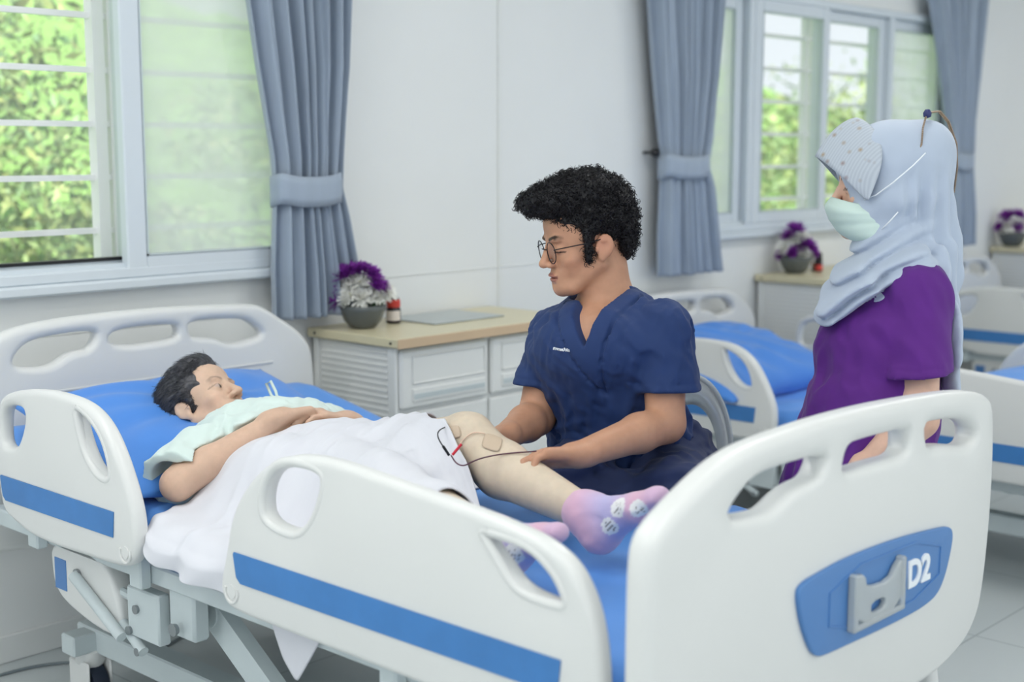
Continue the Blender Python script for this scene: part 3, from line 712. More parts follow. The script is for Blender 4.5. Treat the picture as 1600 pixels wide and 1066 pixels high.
bottle(5.555, -.11, 1.15, M['jar'], M['rust'], 'dark medicine bottle with orange label beside the far flower bowl')
bottle(5.50, -.15, .9, M['jar'], M['redcap'], 'smaller dark bottle with red label right behind the far bowl of flowers')
t = MB().box((2.98, -.27, .804), (3.30, -.03, .808), .0015)
tr = t.build('glass_tray', mat('frosted_tray', lin(176, 184, 184), .3, var=.06, vscale=20)); tag(tr, 'flat grey frosted sheet lying on the nearest cabinet, right of the bottle', 'tray')
# translucent curved plastic back and grey box beside the middle bed
M['acryl'] = mat('clear_acrylic', lin(226, 236, 236), .06, trans=.9, var=.01)
M['acryl'].node_tree.nodes['Principled BSDF'].inputs['IOR'].default_value = 1.2
M['greybox'] = mat('grey_device', lin(128, 134, 142), .4, var=.02)
def device():
    c = px(1078, 715, 3.35); g = px(1108, 742, 3.30)
    r = empty('treatment_machine', (c[0], c[1], 0), 'wheeled stand with grey box and clear curved plastic hood behind the man', 'medical stand')
    e = Vector((RT[0], RT[1], 0)); d = Vector((FW[0], FW[1], 0)).normalized(); V = []; F = []
    o = Vector(c); prof = []
    outer = []; n = 26
    for i in range(n):
        a = math.pi*(i/(n-1)); outer.append((.10*math.cos(a), .20*math.sin(a)))
    for k, (rs, dd) in enumerate(((1.0, 0.), (.98, .10))):
        for (u, v) in outer: V.append(o+e*u*rs+Vector((0, 0, v*rs))+d*dd)
    for i in range(n-1): F.append((i, i+1, n+i+1, n+i))
    m_ = MB().add(V, F)
    h = m_.build('clear_hood', M['acryl'], r, True); s = h.modifiers.new('s', 'SOLIDIFY'); s.thickness = .004
    fc = MB(); fc.add([o+e*u*q+Vector((0, 0, v*q)) for q in (1.0, .66) for (u, v) in outer], [(i, i+1, n+i+1, n+i) for i in range(n-1)])
    fb_ = fc.build('hood_front', M['clear'], r, True); s = fb_.modifiers.new('s', 'SOLIDIFY'); s.thickness = .004
    m2 = MB(); m2.tube([o+e*u*1.0+Vector((0, 0, v*1.0)) for (u, v) in outer], .007, 8); m2.tube([o+e*u*.78+Vector((0, 0, v*.78)) for (u, v) in outer], .004, 8)
    m2.build('hood_rim', M['clear'], r, True)
    gb = Vector(g); R = Matrix.Rotation(-YAW, 3, 'Z')
    MB().box((-.03, -.03, -.05), (.03, .05, .04), .004, R, gb).build('grey_box', M['greybox'], r)
    st = MB().tube([(c[0], c[1], .05), (c[0], c[1], c[2]-.02)], .018, 12)
    st.box((-.13, -.02, -.02), (.13, .06, .0), .004, R, Vector((c[0], c[1], c[2]-.01)))
    st.box((-.16, -.03, .02), (.16, .03, .05), .004, R, Vector((c[0], c[1], 0))).box((-.03, -.16, .02), (.03, .16, .05), .004, R, Vector((c[0], c[1], 0)))
    st.build('stand_post', M['steel'], r)
    for (a, b) in ((.15, 0), (-.15, 0), (0, .15), (0, -.15)):
        p = R @ Vector((a, b, 0)); MB().lathe([(.012, -.012), (.02, -.01), (.02, .01), (.012, .012)], (c[0]+p.x, c[1]+p.y, .02), 14, 'x').build('wheel', M['rubber'], r, autos=True)
device()
# cable on the floor by the wall and oxygen pipe on the wall
pts = [(1.2, -.10, .005), (1.594, -.085, .005), (1.70, -.10, .005), (1.79, -.16, .005), (1.93, -.25, .005), (2.05, -.2, .005), (2.25, -.1, .005), (2.5, -.05, .005)]
tag(MB().tube([tuple(p) for p in chaikin(pts, 3, False)], .004, 8).build('power_cable', mat('grey_cable', lin(118, 128, 132), .5, var=.02), None, True), 'thin grey cable running along the floor under the nearest bed', 'cable')
r = empty('wall_bumper', (1.45, -.06, .47), 'white wall bumper low behind the head end of the nearest bed', 'bumper')
MB().box((1.60, -.16, .43), (1.70, -.02, .50), .01).build('bumper_block', M['cab'], r)
MB().tube([(1.2, -.08, .475), (1.66, -.08, .475)], .02, 12).build('bumper_bar', M['grille'], r, True)
# ================================================================ BODIES: distance fields turned into one continuous surface
class Field:
    def __init__(s, lo, hi, h, fine=()):
        """fine: list of (axis, lo, hi, h) intervals with a closer grid"""
        ax = []
        for k in range(3):
            zs = [(a, b, q) for (x, a, b, q) in fine if x == k]
            p = lo[k]; L = [p]
            while p < hi[k]:
                st = h
                for a, b, q in zs:
                    if a-.001 <= p <= b: st = q
                p += st; L.append(p)
            ax.append(np.array(L))
        s.ax = ax; s.F = np.full([len(a) for a in ax], .2, np.float32)
    def blk(s, lo, hi, m=.05):
        sl = []
        for k in range(3):
            a = np.searchsorted(s.ax[k], lo[k]-m); b = np.searchsorted(s.ax[k], hi[k]+m)
            sl.append(slice(max(0, a), min(len(s.ax[k]), b)))
        if any(q.stop-q.start < 1 for q in sl): return None, None
        X, Y, Z = np.meshgrid(*[s.ax[k][sl[k]] for k in range(3)], indexing='ij')
        return tuple(sl), np.stack([X, Y, Z], -1)
    def put(s, sl, d, k, op):
        A = s.F[sl]
        if op == 'sub': d = -d
        if k <= 0: r = np.minimum(A, d) if op == 'add' else np.maximum(A, d)
        elif op == 'add':
            h = np.clip(.5+.5*(A-d)/k, 0, 1); r = A*(1-h)+d*h-k*h*(1-h)
        else:
            h = np.clip(.5-.5*(A-d)/k, 0, 1); r = A*(1-h)+d*h+k*h*(1-h)
        s.F[sl] = r
    def cap(s, a, b, ra, rb=None, k=.01, ax=None, sc=1, op='add'):
        """tapered limb from a to b; ax/sc widens it along one direction"""
        a = np.array(a, float); b = np.array(b, float); rb = ra if rb is None else rb
        R = max(ra, rb)*max(sc, 1); sl, P = s.blk(np.minimum(a, b)-R, np.maximum(a, b)+R, .02+k)
        if sl is None: return s
        ba = b-a; L = ba@ba+1e-12
        q = P-a
        if ax is not None:
            ax = np.array(ax, float); ax /= np.linalg.norm(ax)
            ba_ = ba-ax*(ba@ax)*(1-1/sc); qd = (q@ax)[..., None]*ax*(1-1/sc); q = q-qd; ba = ba_; L = ba@ba+1e-12
        t = np.clip((q@ba)/L, 0, 1)
        d = np.linalg.norm(q-t[..., None]*ba, axis=-1)-(ra+(rb-ra)*t)
        s.put(sl, d*(1 if sc >= 1 else sc), k, op); return s
    def ell(s, c, r, k=.01, R=None, op='add'):
        c = np.array(c, float); r = np.array(r, float); m_ = r.max()
        sl, P = s.blk(c-m_, c+m_, .02+k)
        if sl is None: return s
        q = P-c
        if R is not None: q = q@np.array(R)               # columns of R are the ellipsoid's axes
        k0 = np.linalg.norm(q/r, axis=-1); k1 = np.linalg.norm(q/(r*r), axis=-1)+1e-9
        s.put(sl, k0*(k0-1)/k1, k, op); return s
    def halfspace(s, p, n, k=.004, lo=None, hi=None):
        """keep the side opposite to n (only inside lo..hi if given)"""
        n = np.array(n, float); n /= np.linalg.norm(n)
        lo = [a[0] for a in s.ax] if lo is None else lo; hi = [a[-1] for a in s.ax] if hi is None else hi
        sl, P = s.blk(lo, hi, 0)
        if sl is None: return s
        s.put(sl, -((P-np.array(p))@n), k, 'sub'); return s
    def displace(s, fn, lim=.06):
        X, Y, Z = np.meshgrid(*s.ax, indexing='ij'); mk = np.abs(s.F) < lim
        P = np.stack([X[mk], Y[mk], Z[mk]], -1); s.F[mk] -= fn(P).astype(np.float32); return s
    def mesh(s):
        F = s.F; nx, ny, nz = F.shape; I = F < 0
        S = np.zeros((nx-1, ny-1, nz-1), np.int8)
        for dx in (0, 1):
            for dy in (0, 1):
                for dz in (0, 1): S += I[dx:nx-1+dx, dy:ny-1+dy, dz:nz-1+dz]
        act = (S > 0) & (S < 8); ids = np.full(act.shape, -1, np.int64); C = np.argwhere(act); n = len(C); ids[act] = np.arange(n)
        acc = np.zeros((n, 3)); cnt = np.zeros(n); cx, cy, cz = C.T
        for ax in range(3):
            o = [k for k in range(3) if k != ax]
            for u in (0, 1):
                for v in (0, 1):
                    d = [0, 0, 0]; d[o[0]] = u; d[o[1]] = v; e = list(d); e[ax] = 1
                    a = F[cx+d[0], cy+d[1], cz+d[2]]; b = F[cx+e[0], cy+e[1], cz+e[2]]
                    mk = (a < 0) != (b < 0); t = np.where(mk, a/(np.where(mk, a-b, 1)), 0)
                    p = np.tile(np.array(d, float), (n, 1)); p[:, ax] = t
                    acc[mk] += p[mk]; cnt[mk] += 1
        P = C+acc/cnt[:, None]
        V = np.stack([np.interp(P[:, k], np.arange(len(s.ax[k])), s.ax[k]) for k in range(3)], 1)
        Q = []
        for ax in range(3):
            o = [k for k in range(3) if k != ax]
            sa = [slice(None)]*3; sb = [slice(None)]*3; sa[ax] = slice(0, -1); sb[ax] = slice(1, None)
            A, B = I[tuple(sa)], I[tuple(sb)]; E_ = np.argwhere(A != B)
            E_ = E_[(E_[:, o[0]] > 0) & (E_[:, o[1]] > 0) & (E_[:, o[0]] < F.shape[o[0]]-1) & (E_[:, o[1]] < F.shape[o[1]]-1)]
            fl = A[tuple(E_.T)]
            def cid(du, dv):
                c = E_.copy(); c[:, o[0]] -= du; c[:, o[1]] -= dv; return ids[tuple(c.T)]
            q = np.stack([cid(1, 1), cid(0, 1), cid(0, 0), cid(1, 0)], 1)
            if ax == 1: fl = ~fl
            q[~fl] = q[~fl][:, ::-1]; Q.append(q)
        Q = np.concatenate(Q); Q = Q[(Q >= 0).all(1)]
        return V, Q
def sleeve(S, prims, hem, n, hollow, k, disp=None):
    """a sleeve cut straight at its hem, hollow inside, joined to garment S"""
    s2 = Field.__new__(Field); s2.ax = S.ax; s2.F = np.full_like(S.F, .2)
    for p in prims:
        if p[0] == 'ell': s2.ell(*p[1:])
        else: s2.cap(*p[1:])
    if disp is not None: s2.displace(disp)
    s2.halfspace(hem, n, .003); n = np.array(n)/np.linalg.norm(n); s2.cap(*hollow, k=.003, op='sub')
    h = np.clip(.5+.5*(S.F-s2.F)/k, 0, 1); S.F = S.F*(1-h)+s2.F*h-k*h*(1-h)
def smoothV(V, Q, n=1, lam=.5):
    for _ in range(n):
        acc = np.zeros_like(V); c = np.zeros(len(V))
        for a, b in ((0, 1), (1, 2), (2, 3), (3, 0)):
            for p, q in ((Q[:, a], Q[:, b]), (Q[:, b], Q[:, a])):
                for k in range(3): acc[:, k] += np.bincount(p, V[q, k], len(V))
                c += np.bincount(p, minlength=len(V))
        V = V+lam*(acc/np.maximum(c, 1)[:, None]-V)
    return V
def fobj(fld, name, mt, parent, colf=None, sm=2):
    V, Q = fld.mesh(); V = smoothV(V, Q, sm)
    me = bpy.data.meshes.new(name); fast_mesh(me, V.astype(np.float32), Q)
    if colf is not None:
        at = me.color_attributes.new('Col', 'FLOAT_COLOR', 'POINT'); n = len(me.vertices)
        W_ = np.empty(n*3, np.float32); me.vertices.foreach_get('co', W_)
        at.data.foreach_set('color', np.concatenate([colf(W_.reshape(-1, 3)), np.ones((n, 1))], 1).astype(np.float32).ravel())
    return link(name, me, mt, parent, True)
_rn = np.random.RandomState(7); _L = _rn.rand(32, 32, 32).astype(np.float32)
def noise(P):
    Pi = np.floor(P).astype(int); f = P-Pi; f = f*f*(3-2*f); r = 0
    for dx in (0, 1):
        for dy in (0, 1):
            for dz in (0, 1):
                w = (f[..., 0] if dx else 1-f[..., 0])*(f[..., 1] if dy else 1-f[..., 1])*(f[..., 2] if dz else 1-f[..., 2])
                r = r+w*_L[(Pi[..., 0]+dx) % 32, (Pi[..., 1]+dy) % 32, (Pi[..., 2]+dz) % 32]
    return r-.5
def folds(P, dirs, freq, amp, seed=0, sharp=1.0):
    """cloth creases running along dirs (a unit vector): ridges in the perpendicular plane"""
    d = np.array(dirs, float); d /= np.linalg.norm(d)
    Q = P-(P@d)[..., None]*d*.9
    n = noise(Q*freq+seed*3.7)+.5*noise(Q*freq*2.1+seed*1.3+5)
    return amp*np.maximum(1.15-4*np.sqrt(n*n+.0030), -.9)*sharp
def frame(f, u):
    """columns: left, forward, up of a head or body"""
    f = np.array(f, float); f /= np.linalg.norm(f); u = np.array(u, float); u -= f*(u@f); u /= np.linalg.norm(u)
    return np.stack([np.cross(u, f), f, u], 1)
def head(F, c, R, s=1.0, fem=0.0, open_=1.0):
    """face and skull added to field F; c centre between the ears, R = frame(forward, up)"""
    c = np.array(c, float)
    def p(x, y, z): return c+R@(np.array((x, y, z))*s)
    def E(x, y, z, r, k=.01, op='add', M_=None): F.ell(p(x, y, z), np.array(r)*s, k*s, R if M_ is None else R@M_, op)
    def Cc(a, b, ra, rb, k=.008, op='add', ax=None, sc=1): F.cap(p(*a), p(*b), ra*s, rb*s, k*s, None if ax is None else R@np.array(ax, float), sc, op)
    E(0, -.018, .036, (.074, .094, .080), .0)
    E(0, .028, .020, (.062, .058, .062), .02)
    E(0, .032, -.030, (.056, .052, .060), .02)
    for x in (-1, 1):
        Cc((x*.056, -.002, -.045), (x*.030, .058, -.088), .018, .016, .02)     # jaw
        E(x*.040, .058, -.026, (.021, .020, .018), .016)                       # cheekbone
        E(x*.030, .058, -.050, (.020, .020, .022), .014)
    E(0, .074, -.092, (.022, .018, .016), .018)
    E(0, .071, -.062, (.032, .023, .022), .016)                                # muzzle
    E(0, .062, -.085, (.045, .025, .018), .018)
    E(0, .052, .055, (.052, .034, .034), .02)                                  # forehead
    for x in (-1, 1):
        E(x*.026, .080, .022, (.022, .010, .008), .010)                        # brow ridge
        E(x*.031, .092, .001, (.018, .013, .0125), .012, 'sub')                # eye socket
        E(x*.031, .072, .001, (.0155, .0150, .0130), .004)                     # eyeball with lids
        Cc((x*.044, .077, .001), (x*.018, .083, -.001), .0012, .0012, .002, 'sub')
    Cc((0, .082, .016), (0, .104, -.026), .0085, .0105, .008)                  # nose
    E(0, .107, -.029, (.0110, .0105, .0090), .006)
    for x in (-1, 1):
        E(x*.0135, .094, -.033, (.0085, .011, .0075), .005)
        E(x*.0065, .101, -.0405, (.0032, .0045, .003), .002, 'sub')
    E(0, .0905, -.0575, (.0225, .0085, .0050), .004)                             # lips
    E(0, .0885, -.0670, (.0190, .0085, .0058), .004)
    Cc((-.022, .090, -.0625), (.022, .090, -.0625), .0013, .0013, .002, 'sub', (0, 1, 0), 9)
    E(0, .096, -.0775, (.014, .006, .004), .006, 'sub')
    for x in (-1, 1):                                                           # ears
        A = math.radians(12); Mx = np.array([[math.cos(x*.35), -math.sin(x*.35), 0], [math.sin(x*.35), math.cos(x*.35), 0], [0, 0, 1]])
        Mt = np.array([[1, 0, 0], [0, math.cos(A), -math.sin(A)], [0, math.sin(A), math.cos(A)]])
        E(x*.078, -.013, -.008, (.0070, .0205, .0270), .004, 'add', Mx@Mt)
        E(x*.076, -.004, -.030, (.006, .010, .012), .004, 'add', Mx)
        E(x*.0870, -.010, -.005, (.0065, .0125, .0175), .002, 'sub', Mx@Mt)
        E(x*.081, -.010, .004, (.0035, .0075, .0040), .002, 'add', Mx@Mt)
        E(x*.084, .001, -.012, (.006, .006, .007), .002, 'sub')
        E(x*.078, .007, -.012, (.004, .004, .007), .003)
def hand(F, wrist, d, n, side, s=1.0, curl=(.35, .4, .45, .5), spread=.06, thumb=(.5, .55), k=.006, bend=None):
    """palm with five fingers: d points to the fingers, n out of the palm (grip side), side +1 if the thumb is at d x n"""
    w = np.array(wrist, float); d = np.array(d, float); d /= np.linalg.norm(d); n = np.array(n, float); n -= d*(n@d); n /= np.linalg.norm(n); t = np.cross(d, n)*side
    tips = []
    F.cap(w-d*.02*s, w+d*.02*s, .021*s, .023*s, .012, t, 1.35)
    for q, r in ((-.026, .0125), (-.009, .0135), (.009, .0135), (.025, .0135)):
        F.cap(w+d*.018*s+t*q*.6*s, w+d*.082*s+t*q*s, .0145*s, r*s*.92, .008)
    F.cap(w+d*.02*s+t*.018*s+n*.006*s, w+d*.055*s+t*.024*s+n*.008*s, .016*s, .013*s, .010)
    Ls = ((.038, .023, .019), (.043, .028, .021), (.040, .026, .020), (.030, .019, .017))
    for i, (q, rr) in enumerate(((.026, .0090), (.009, .0093), (-.009, .0088), (-.025, .0078))):
        a = w+d*(.086 if i in (1, 2) else .080)*s+t*q*s; ang = curl[i]*.6; cum = ang
        dd = d+t*spread*(1.2-.8*i); dd /= np.linalg.norm(dd)
        for j in range(3):
            v = dd*math.cos(cum)+n*math.sin(cum); b = a+v*Ls[i][j]*s
            F.cap(a, b, rr*s*(1-.06*j), rr*s*(.95-.07*j), .003 if j or True else k)
            if j == 2: tips.append((b, v, dd*-math.sin(cum)+n*math.cos(cum), rr*s))
            a = b; cum += curl[i]*(1.15 if j == 0 else .8)
    a = w+d*.030*s+t*.026*s+n*.006*s; v = d*math.cos(thumb[0]+.25)+t*math.sin(thumb[0]+.25)+n*.25; v /= np.linalg.norm(v)
    b = a+v*.040*s; F.cap(a, b, .0145*s, .0112*s, .007)
    v2 = v*math.cos(thumb[1])+(d*.75+n*.6)/np.linalg.norm(d*.75+n*.6)*math.sin(thumb[1]); v2 /= np.linalg.norm(v2); c = b+v2*.031*s; F.cap(b, c, .0108*s, .0098*s, .003)
    v3 = v2+n*.2+d*.15; v3 /= np.linalg.norm(v3); e = c+v3*.022*s; F.cap(c, e, .0100*s, .0080*s, .003)
    tips.append((e, v3, -t, .0085*s))
    return tips
def skin_mat(name, rough=.5): return mat(name, (.5, .3, .2), rough, spec=.35, bump=.08, bscale=700, bdist=.001, sub=.12, attr='Col', var=.05, vscale=60)
def near(P, c, r): return np.clip(1-np.linalg.norm(P-np.array(c), axis=1)/r, 0, 1)[:, None]
def mixc(base, col, w): return base*(1-w)+np.array(col)*w
def face_colors(P, base, c, R, s, lip, brow, browc, lashes=.7, lz=.0015):
    Lc = (P-np.array(c))@R/s; col = base
    x, y, z = np.abs(Lc[:, 0]), Lc[:, 1], Lc[:, 2]
    m_ = ((x/.024)**2+((z+.062)/.0105)**2 < 1) & (y > .080); col = mixc(col, lip, m_[:, None]*.75)
    bz = .0225+.006*np.clip(1-np.abs(x-.036)/.02, 0, 1)
    w = np.clip((.0048-np.abs(z-bz))/.002, 0, 1)*np.clip((x-.010)/.004, 0, 1)*np.clip((.050-x)/.008, 0, 1)*(y > .05)*brow; col = mixc(col, browc, w[:, None])
    w = np.clip((.0024-np.abs(z-lz+.10*np.abs(x-.031)))/.0012, 0, 1)*(np.abs(x-.032) < .0175)*(y > .058)*lashes; col = mixc(col, browc, w[:, None])
    w = np.clip(1-np.hypot(x-.052, z+.035)/.035, 0, 1)*(y > .02)*.12; col = mixc(col, base*np.array([1.25, .8, .75]), w[:, None])
    return col
# ================================================================ PEOPLE
ER = RT.copy(); ED = np.array([math.sin(YAW), math.cos(YAW), 0.]); EZ = np.array([0, 0, 1.])
def nrm(v): v = np.array(v, float); return v/np.linalg.norm(v)
def person_root(o, base):
    """put the person's origin at its base"""
    o.data.transform(Matrix.Translation(-Vector(base))); o.location = base
def hairobj(F, name, mt, parent, c, R, s, n, seed, length, rr, curl=True, keep=None, sm=1):
    V, Q = F.mesh(); V = smoothV(V, Q, sm)
    rnd = np.random.RandomState(seed); mb_v = []; mb_q = []
    fn = V[Q].mean(1); e1 = V[Q[:, 1]]-V[Q[:, 0]]; e2 = V[Q[:, 3]]-V[Q[:, 0]]; N = np.cross(e1, e2); N /= np.linalg.norm(N, axis=1)[:, None]+1e-9
    idx = rnd.choice(len(Q), n)
    base = len(V); VV = [V]; QQ = [Q]; off = base
    for i in idx:
        p = fn[i]; nn = N[i]
        if keep is not None and not keep(p): continue
        a = nrm(np.cross(nn, rnd.normal(size=3) if curl is True else np.array(curl)+rnd.normal(size=3)*.25)); b = np.cross(a, nn) if curl is not True else np.cross(nn, a); L = length*rnd.uniform(.5, 1.2); pts = []
        for k in range(6):
            t = k/5
            if curl is True: q = p+nn*L*t+a*math.sin(t*5+.3)*.0045+b*(math.cos(t*5)-1)*.0045
            else: q = p+nn*(.0012+L*.10*math.sin(t*3))+b*L*t
            pts.append(q)
        ring = []
        for k, q in enumerate(pts):
            r_ = rr*(1-.75*k/5)
            ring += [q+a*r_, q+b*r_, q-a*r_*.8-b*r_*.8]
        VV.append(np.array(ring)); qq = []
        for k in range(5):
            for j in range(3): qq.append([off+k*3+j, off+k*3+(j+1) % 3, off+k*3+3+(j+1) % 3, off+k*3+3+j])
        QQ.append(np.array(qq)); off += 18
    V = np.concatenate(VV); Q = np.concatenate(QQ); me = bpy.data.meshes.new(name); fast_mesh(me, V.astype(np.float32), Q)
    return link(name, me, mt, parent, True)
M['skin_man'] = skin_mat('skin_man'); M['skin_old'] = skin_mat('skin_patient'); M['skin_w'] = skin_mat('skin_woman')
M['hair'] = mat('black_hair', lin(20, 19, 24), .55, spec=.4, var=.2, vscale=120)
M['hairg'] = mat('greying_hair', lin(58, 58, 64), .45, spec=.5, var=.55, vscale=150, stretch=(1, 1, .3))
M['navy'] = mat('navy_scrub_cloth', lin(17, 47, 98), .78, sheen=.06, bump=.15, bscale=1200, var=.04, vscale=20)
M['navyd'] = mat('navy_trouser_cloth', lin(16, 34, 76), .8, sheen=.05, bump=.15, bscale=1200, var=.04, vscale=20)
M['wire'] = mat('thin_dark_wire', lin(30, 32, 38), .3, metal=.6, var=.02)
M['lens'] = glass('spectacle_lens', .03)

def man():
    hc = px(916, 377, 2.93); s = .96
    yaw = rad(17); pit = rad(11)
    f0 = -ER*math.cos(yaw)-ED*math.sin(yaw); f = f0*math.cos(pit)-EZ*math.sin(pit)
    R = frame(f, EZ*math.cos(pit)+f0*math.sin(pit))
    nb = px(948, 482, 2.95); Ls = px(1036, 517, 2.85); Rs = px(866, 522, 3.02)
    Le = px(1040, 662, 2.83); Lw = px(905, 711, 2.66); Re = px(838, 652, 2.99); Rw = px(786, 684, 2.82)
    chest = px(936, 545, 2.93); waist = px(972, 670, 3.0); pel = px(990, 728, 3.06)
    Lv = nrm(Ls-Rs); Fv = nrm(np.cross(Lv, EZ))
    if Fv@ED > 0: Fv = -Fv
    allp = np.array([hc, Ls, Rs, Le, Lw, Re, Rw, pel])
    lo = allp.min(0)-.22; hi = allp.max(0)+.22
    F = Field(lo, hi, .0045, [(2, hc[2]-.13, hc[2]+.14, .0028), (0, hc[0]-.12, hc[0]+.12, .0033), (1, hc[1]-.12, hc[1]+.12, .0033)])
    head(F, hc, R, s)
    F.cap(hc+R@np.array((0, -.028, -.05)), nb-EZ*.01, .052, .060, .02)
    F.cap(px(955, 462, 2.97), (Ls+nb)/2+EZ*.008, .030, .034, .03); F.cap(px(945, 465, 2.99), (Rs+nb)/2+EZ*.006, .030, .034, .03)
    F.cap(nb-EZ*.055, chest, .070, .093, .03, Lv, 1.5)
    F.cap(chest, waist, .095, .095, .03, Lv, 1.35); F.cap(waist, pel, .095, .11, .03, Lv, 1.3)
    for S, E, Wr in ((Ls, Le, Lw), (Rs, Re, Rw)):
        F.ell(S, (.044, .044, .046), .03); F.cap(S, E, .047, .040, .02)
        m_ = E*.68+Wr*.32; F.cap(E, m_, .040, .039, .012); F.cap(m_, Wr, .039, .026, .015)
    hand(F, Lw, nrm(px(838, 704, 2.62)-px(905, 711, 2.66))*1-EZ*.10, -EZ*.85-ED*.4-ER*.1, -1, 1.0, (.45, .55, .6, .7), thumb=(.45, .3))
    hand(F, Rw, nrm(px(735, 700, 2.76)-Rw)-EZ*.1, -EZ*.6-ED*.8, 1, 1.0, (.5, .5, .55, .6), thumb=(.5, .4))
    sk = np.array(lin(190, 143, 116))
    def cf(P):
        c = np.tile(sk, (len(P), 1)); c = face_colors(P, c, hc, R, s, lin(150, 92, 86), .95, lin(24, 19, 20), 1.0, -.0045)
        e_ = hc+R@np.array((.08, -.005, 0)); c = mixc(c, lin(206, 140, 118), near(P, e_, .04)*.5)
        return c
    b = fobj(F, 'person', M['skin_man'], None, cf, 1)
    base = (pel[0], pel[1], .60)
    person_root(b, base)
    tag(b, 'man with black curly hair and round glasses in navy scrubs, sitting on the bed', 'person')
    # ---- hair
    H = Field(hc-.21, hc+.21, .003)
    def HP(x, y, z): return hc+R@(np.array((x, y, z))*s)
    H.ell(HP(0, -.022, .060), np.array((.083, .093, .084)), .0, R)
    H.ell(HP(0, .052, .104), np.array((.064, .066, .036)), .03, R)
    H.ell(HP(0, .098, .108), np.array((.048, .036, .022)), .02, R)
    H.ell(HP(0, -.005, .116), np.array((.074, .078, .034)), .02, R)
    H.ell(HP(0, -.078, .030), np.array((.064, .032, .060)), .03, R)
    H.ell(HP(0, -.075, -.015), np.array((.052, .028, .042)), .02, R)
    H.displace(lambda P: .0060*noise(P*75)*2+.0035*noise(P*150+9)*2)
    # face and ear openings
    H.ell(HP(0, .110, .010), np.array((.090, .066, .066)), .006, R, 'sub')
    for x in (-1, 1):
        H.ell(HP(x*.085, .062, .012), np.array((.035, .050, .030)), .006, R, 'sub')
        H.ell(HP(x*.088, .030, -.030), np.array((.03, .070, .045)), .006, R, 'sub')
        H.ell(HP(x*.088, -.010, -.008), np.array((.022, .026, .036)), .005, R, 'sub')
        H.cap(HP(x*.0695, .018, .030), HP(x*.0655, .022, -.022), .0110, .0075, .010); H.cap(HP(x*.0655, .022, -.02), HP(x*.0655, .024, -.036), .007, .0055, .004)
    H.ell(HP(0, .02, -.115), np.array((.1, .09, .07)), .008, R, 'sub')
    hairobj(H, 'hair', M['hair'], b, hc, R, s, 5200, 3, .0095, .0015, True, lambda p: (R.T@(p-hc))[2] > -.045)
    # ---- glasses
    g = MB()
    for x in (-1, 1):
        cc = (x*.034, .1045-.008, -.004); g.tube([HP(cc[0]+.0235*math.cos(a), cc[1]-.12*abs(.0235*math.cos(a)*(1 if x*math.cos(a) > 0 else -.0)), cc[2]+.0235*math.sin(a)) for a in np.linspace(0, 2*math.pi, 33)[:-1]], .0011, 6, closed=True)
        g.tube([HP(x*.057, .096, .004), HP(x*.070, .085, .006), HP(x*.079, .03, .006), HP(x*.080, -.006, .008), HP(x*.078, -.022, -.008)], .0012, 6)
    g.tube([HP(-.011, .098, .002), HP(0, .104, .005), HP(.011, .098, .002)], .0011, 6)
    go = g.build('glasses', M['wire'], b, True)
    for x in (-1, 1):
        MB().lathe([(.001, -.0005), (.0232, -.0005), (.0232, .0005), (.001, .0005)], (0, 0, 0), 24)
        V = [HP(x*.034+.0232*math.cos(a), .0963, -.004+.0232*math.sin(a)) for a in np.linspace(0, 2*math.pi, 29)[:-1]]+[HP(x*.034+.0232*math.cos(a), .0955, -.004+.0232*math.sin(a)) for a in np.linspace(0, 2*math.pi, 29)[:-1]]
        MB().add(V, [tuple(range(28)), tuple(range(28, 56))[::-1]]+[(i, (i+1) % 28, 28+(i+1) % 28, 28+i) for i in range(28)]).build('lens', M['lens'], go)
    # ---- shirt
    S = Field(allp.min(0)-.2, np.array([*(allp.max(0)[:2]+.2), nb[2]+.10]), .0042)
    S.cap(px(955, 462, 2.97), (Ls+nb)/2+EZ*.012, .032, .042, .02); S.cap(px(945, 465, 3.0), (Rs+nb)/2+EZ*.010, .032, .042, .02)
    S.cap(nb-EZ*.055, chest, .082, .106, .03, Lv, 1.5)
    S.cap(chest, px(968, 665, 3.0), .110, .108, .03, Lv, 1.32); S.cap(px(968, 665, 3.0), px(980, 730, 3.05), .108, .118, .03, Lv, 1.34)
    hL = px(1047, 612, 2.84); hR = px(836, 604, 3.0)
    ap = px(928, 541, 2.84)
    e1 = nrm(px(1003, 430, 2.93)-ap); e2 = nrm(px(884, 446, 2.9)-ap)
    e1 -= Fv*(e1@Fv); e2 -= Fv*(e2@Fv); e1 = nrm(e1); e2 = nrm(e2)
    n1 = nrm(np.cross(Fv, e1)); n1 = n1 if n1@e2 < 0 else -n1
    n2 = nrm(np.cross(Fv, e2)); n2 = n2 if n2@e1 < 0 else -n2
    def vd(P):
        q = P-ap; return np.maximum(q@n1, q@n2)
    def fold(P):
        d = np.zeros(len(P)); q = P-nb
        d += folds(P, (.1, .05, 1), 24, .006, 1)*np.clip((nb[2]-.12-P[:, 2])/.1, .25, 1)
        d += folds(P, nrm(Lv*.8-EZ*.6), 26, .006, 2)
        d += folds(P, nrm(Lv*-.3-EZ*1), 50, .002, 5)
        # crumples at the waist, pulled sideways
        w = np.clip((.80-P[:, 2])/.10, 0, 1); d += folds(P, nrm(Lv+EZ*.25), 22, .013, 3)*w
        v = vd(P); fr = ((P-nb)@Fv > .0)
        bw = fr & (v > -.002) & (v < .036); d = d*(1-.75*bw)+bw*.0045
        g_ = fr & (np.abs(v-.038) < .003); d -= g_*.0055
        g_ = fr & (np.abs(v-.029) < .0018); d -= g_*.0010
        # sleeve seam and hem stitch
        g_ = (np.abs((P-(Ls-Lv*.035))@nrm(Lv-.12*EZ)) < .0025) & (P[:, 2] > hL[2]+.05); d -= g_*.0018
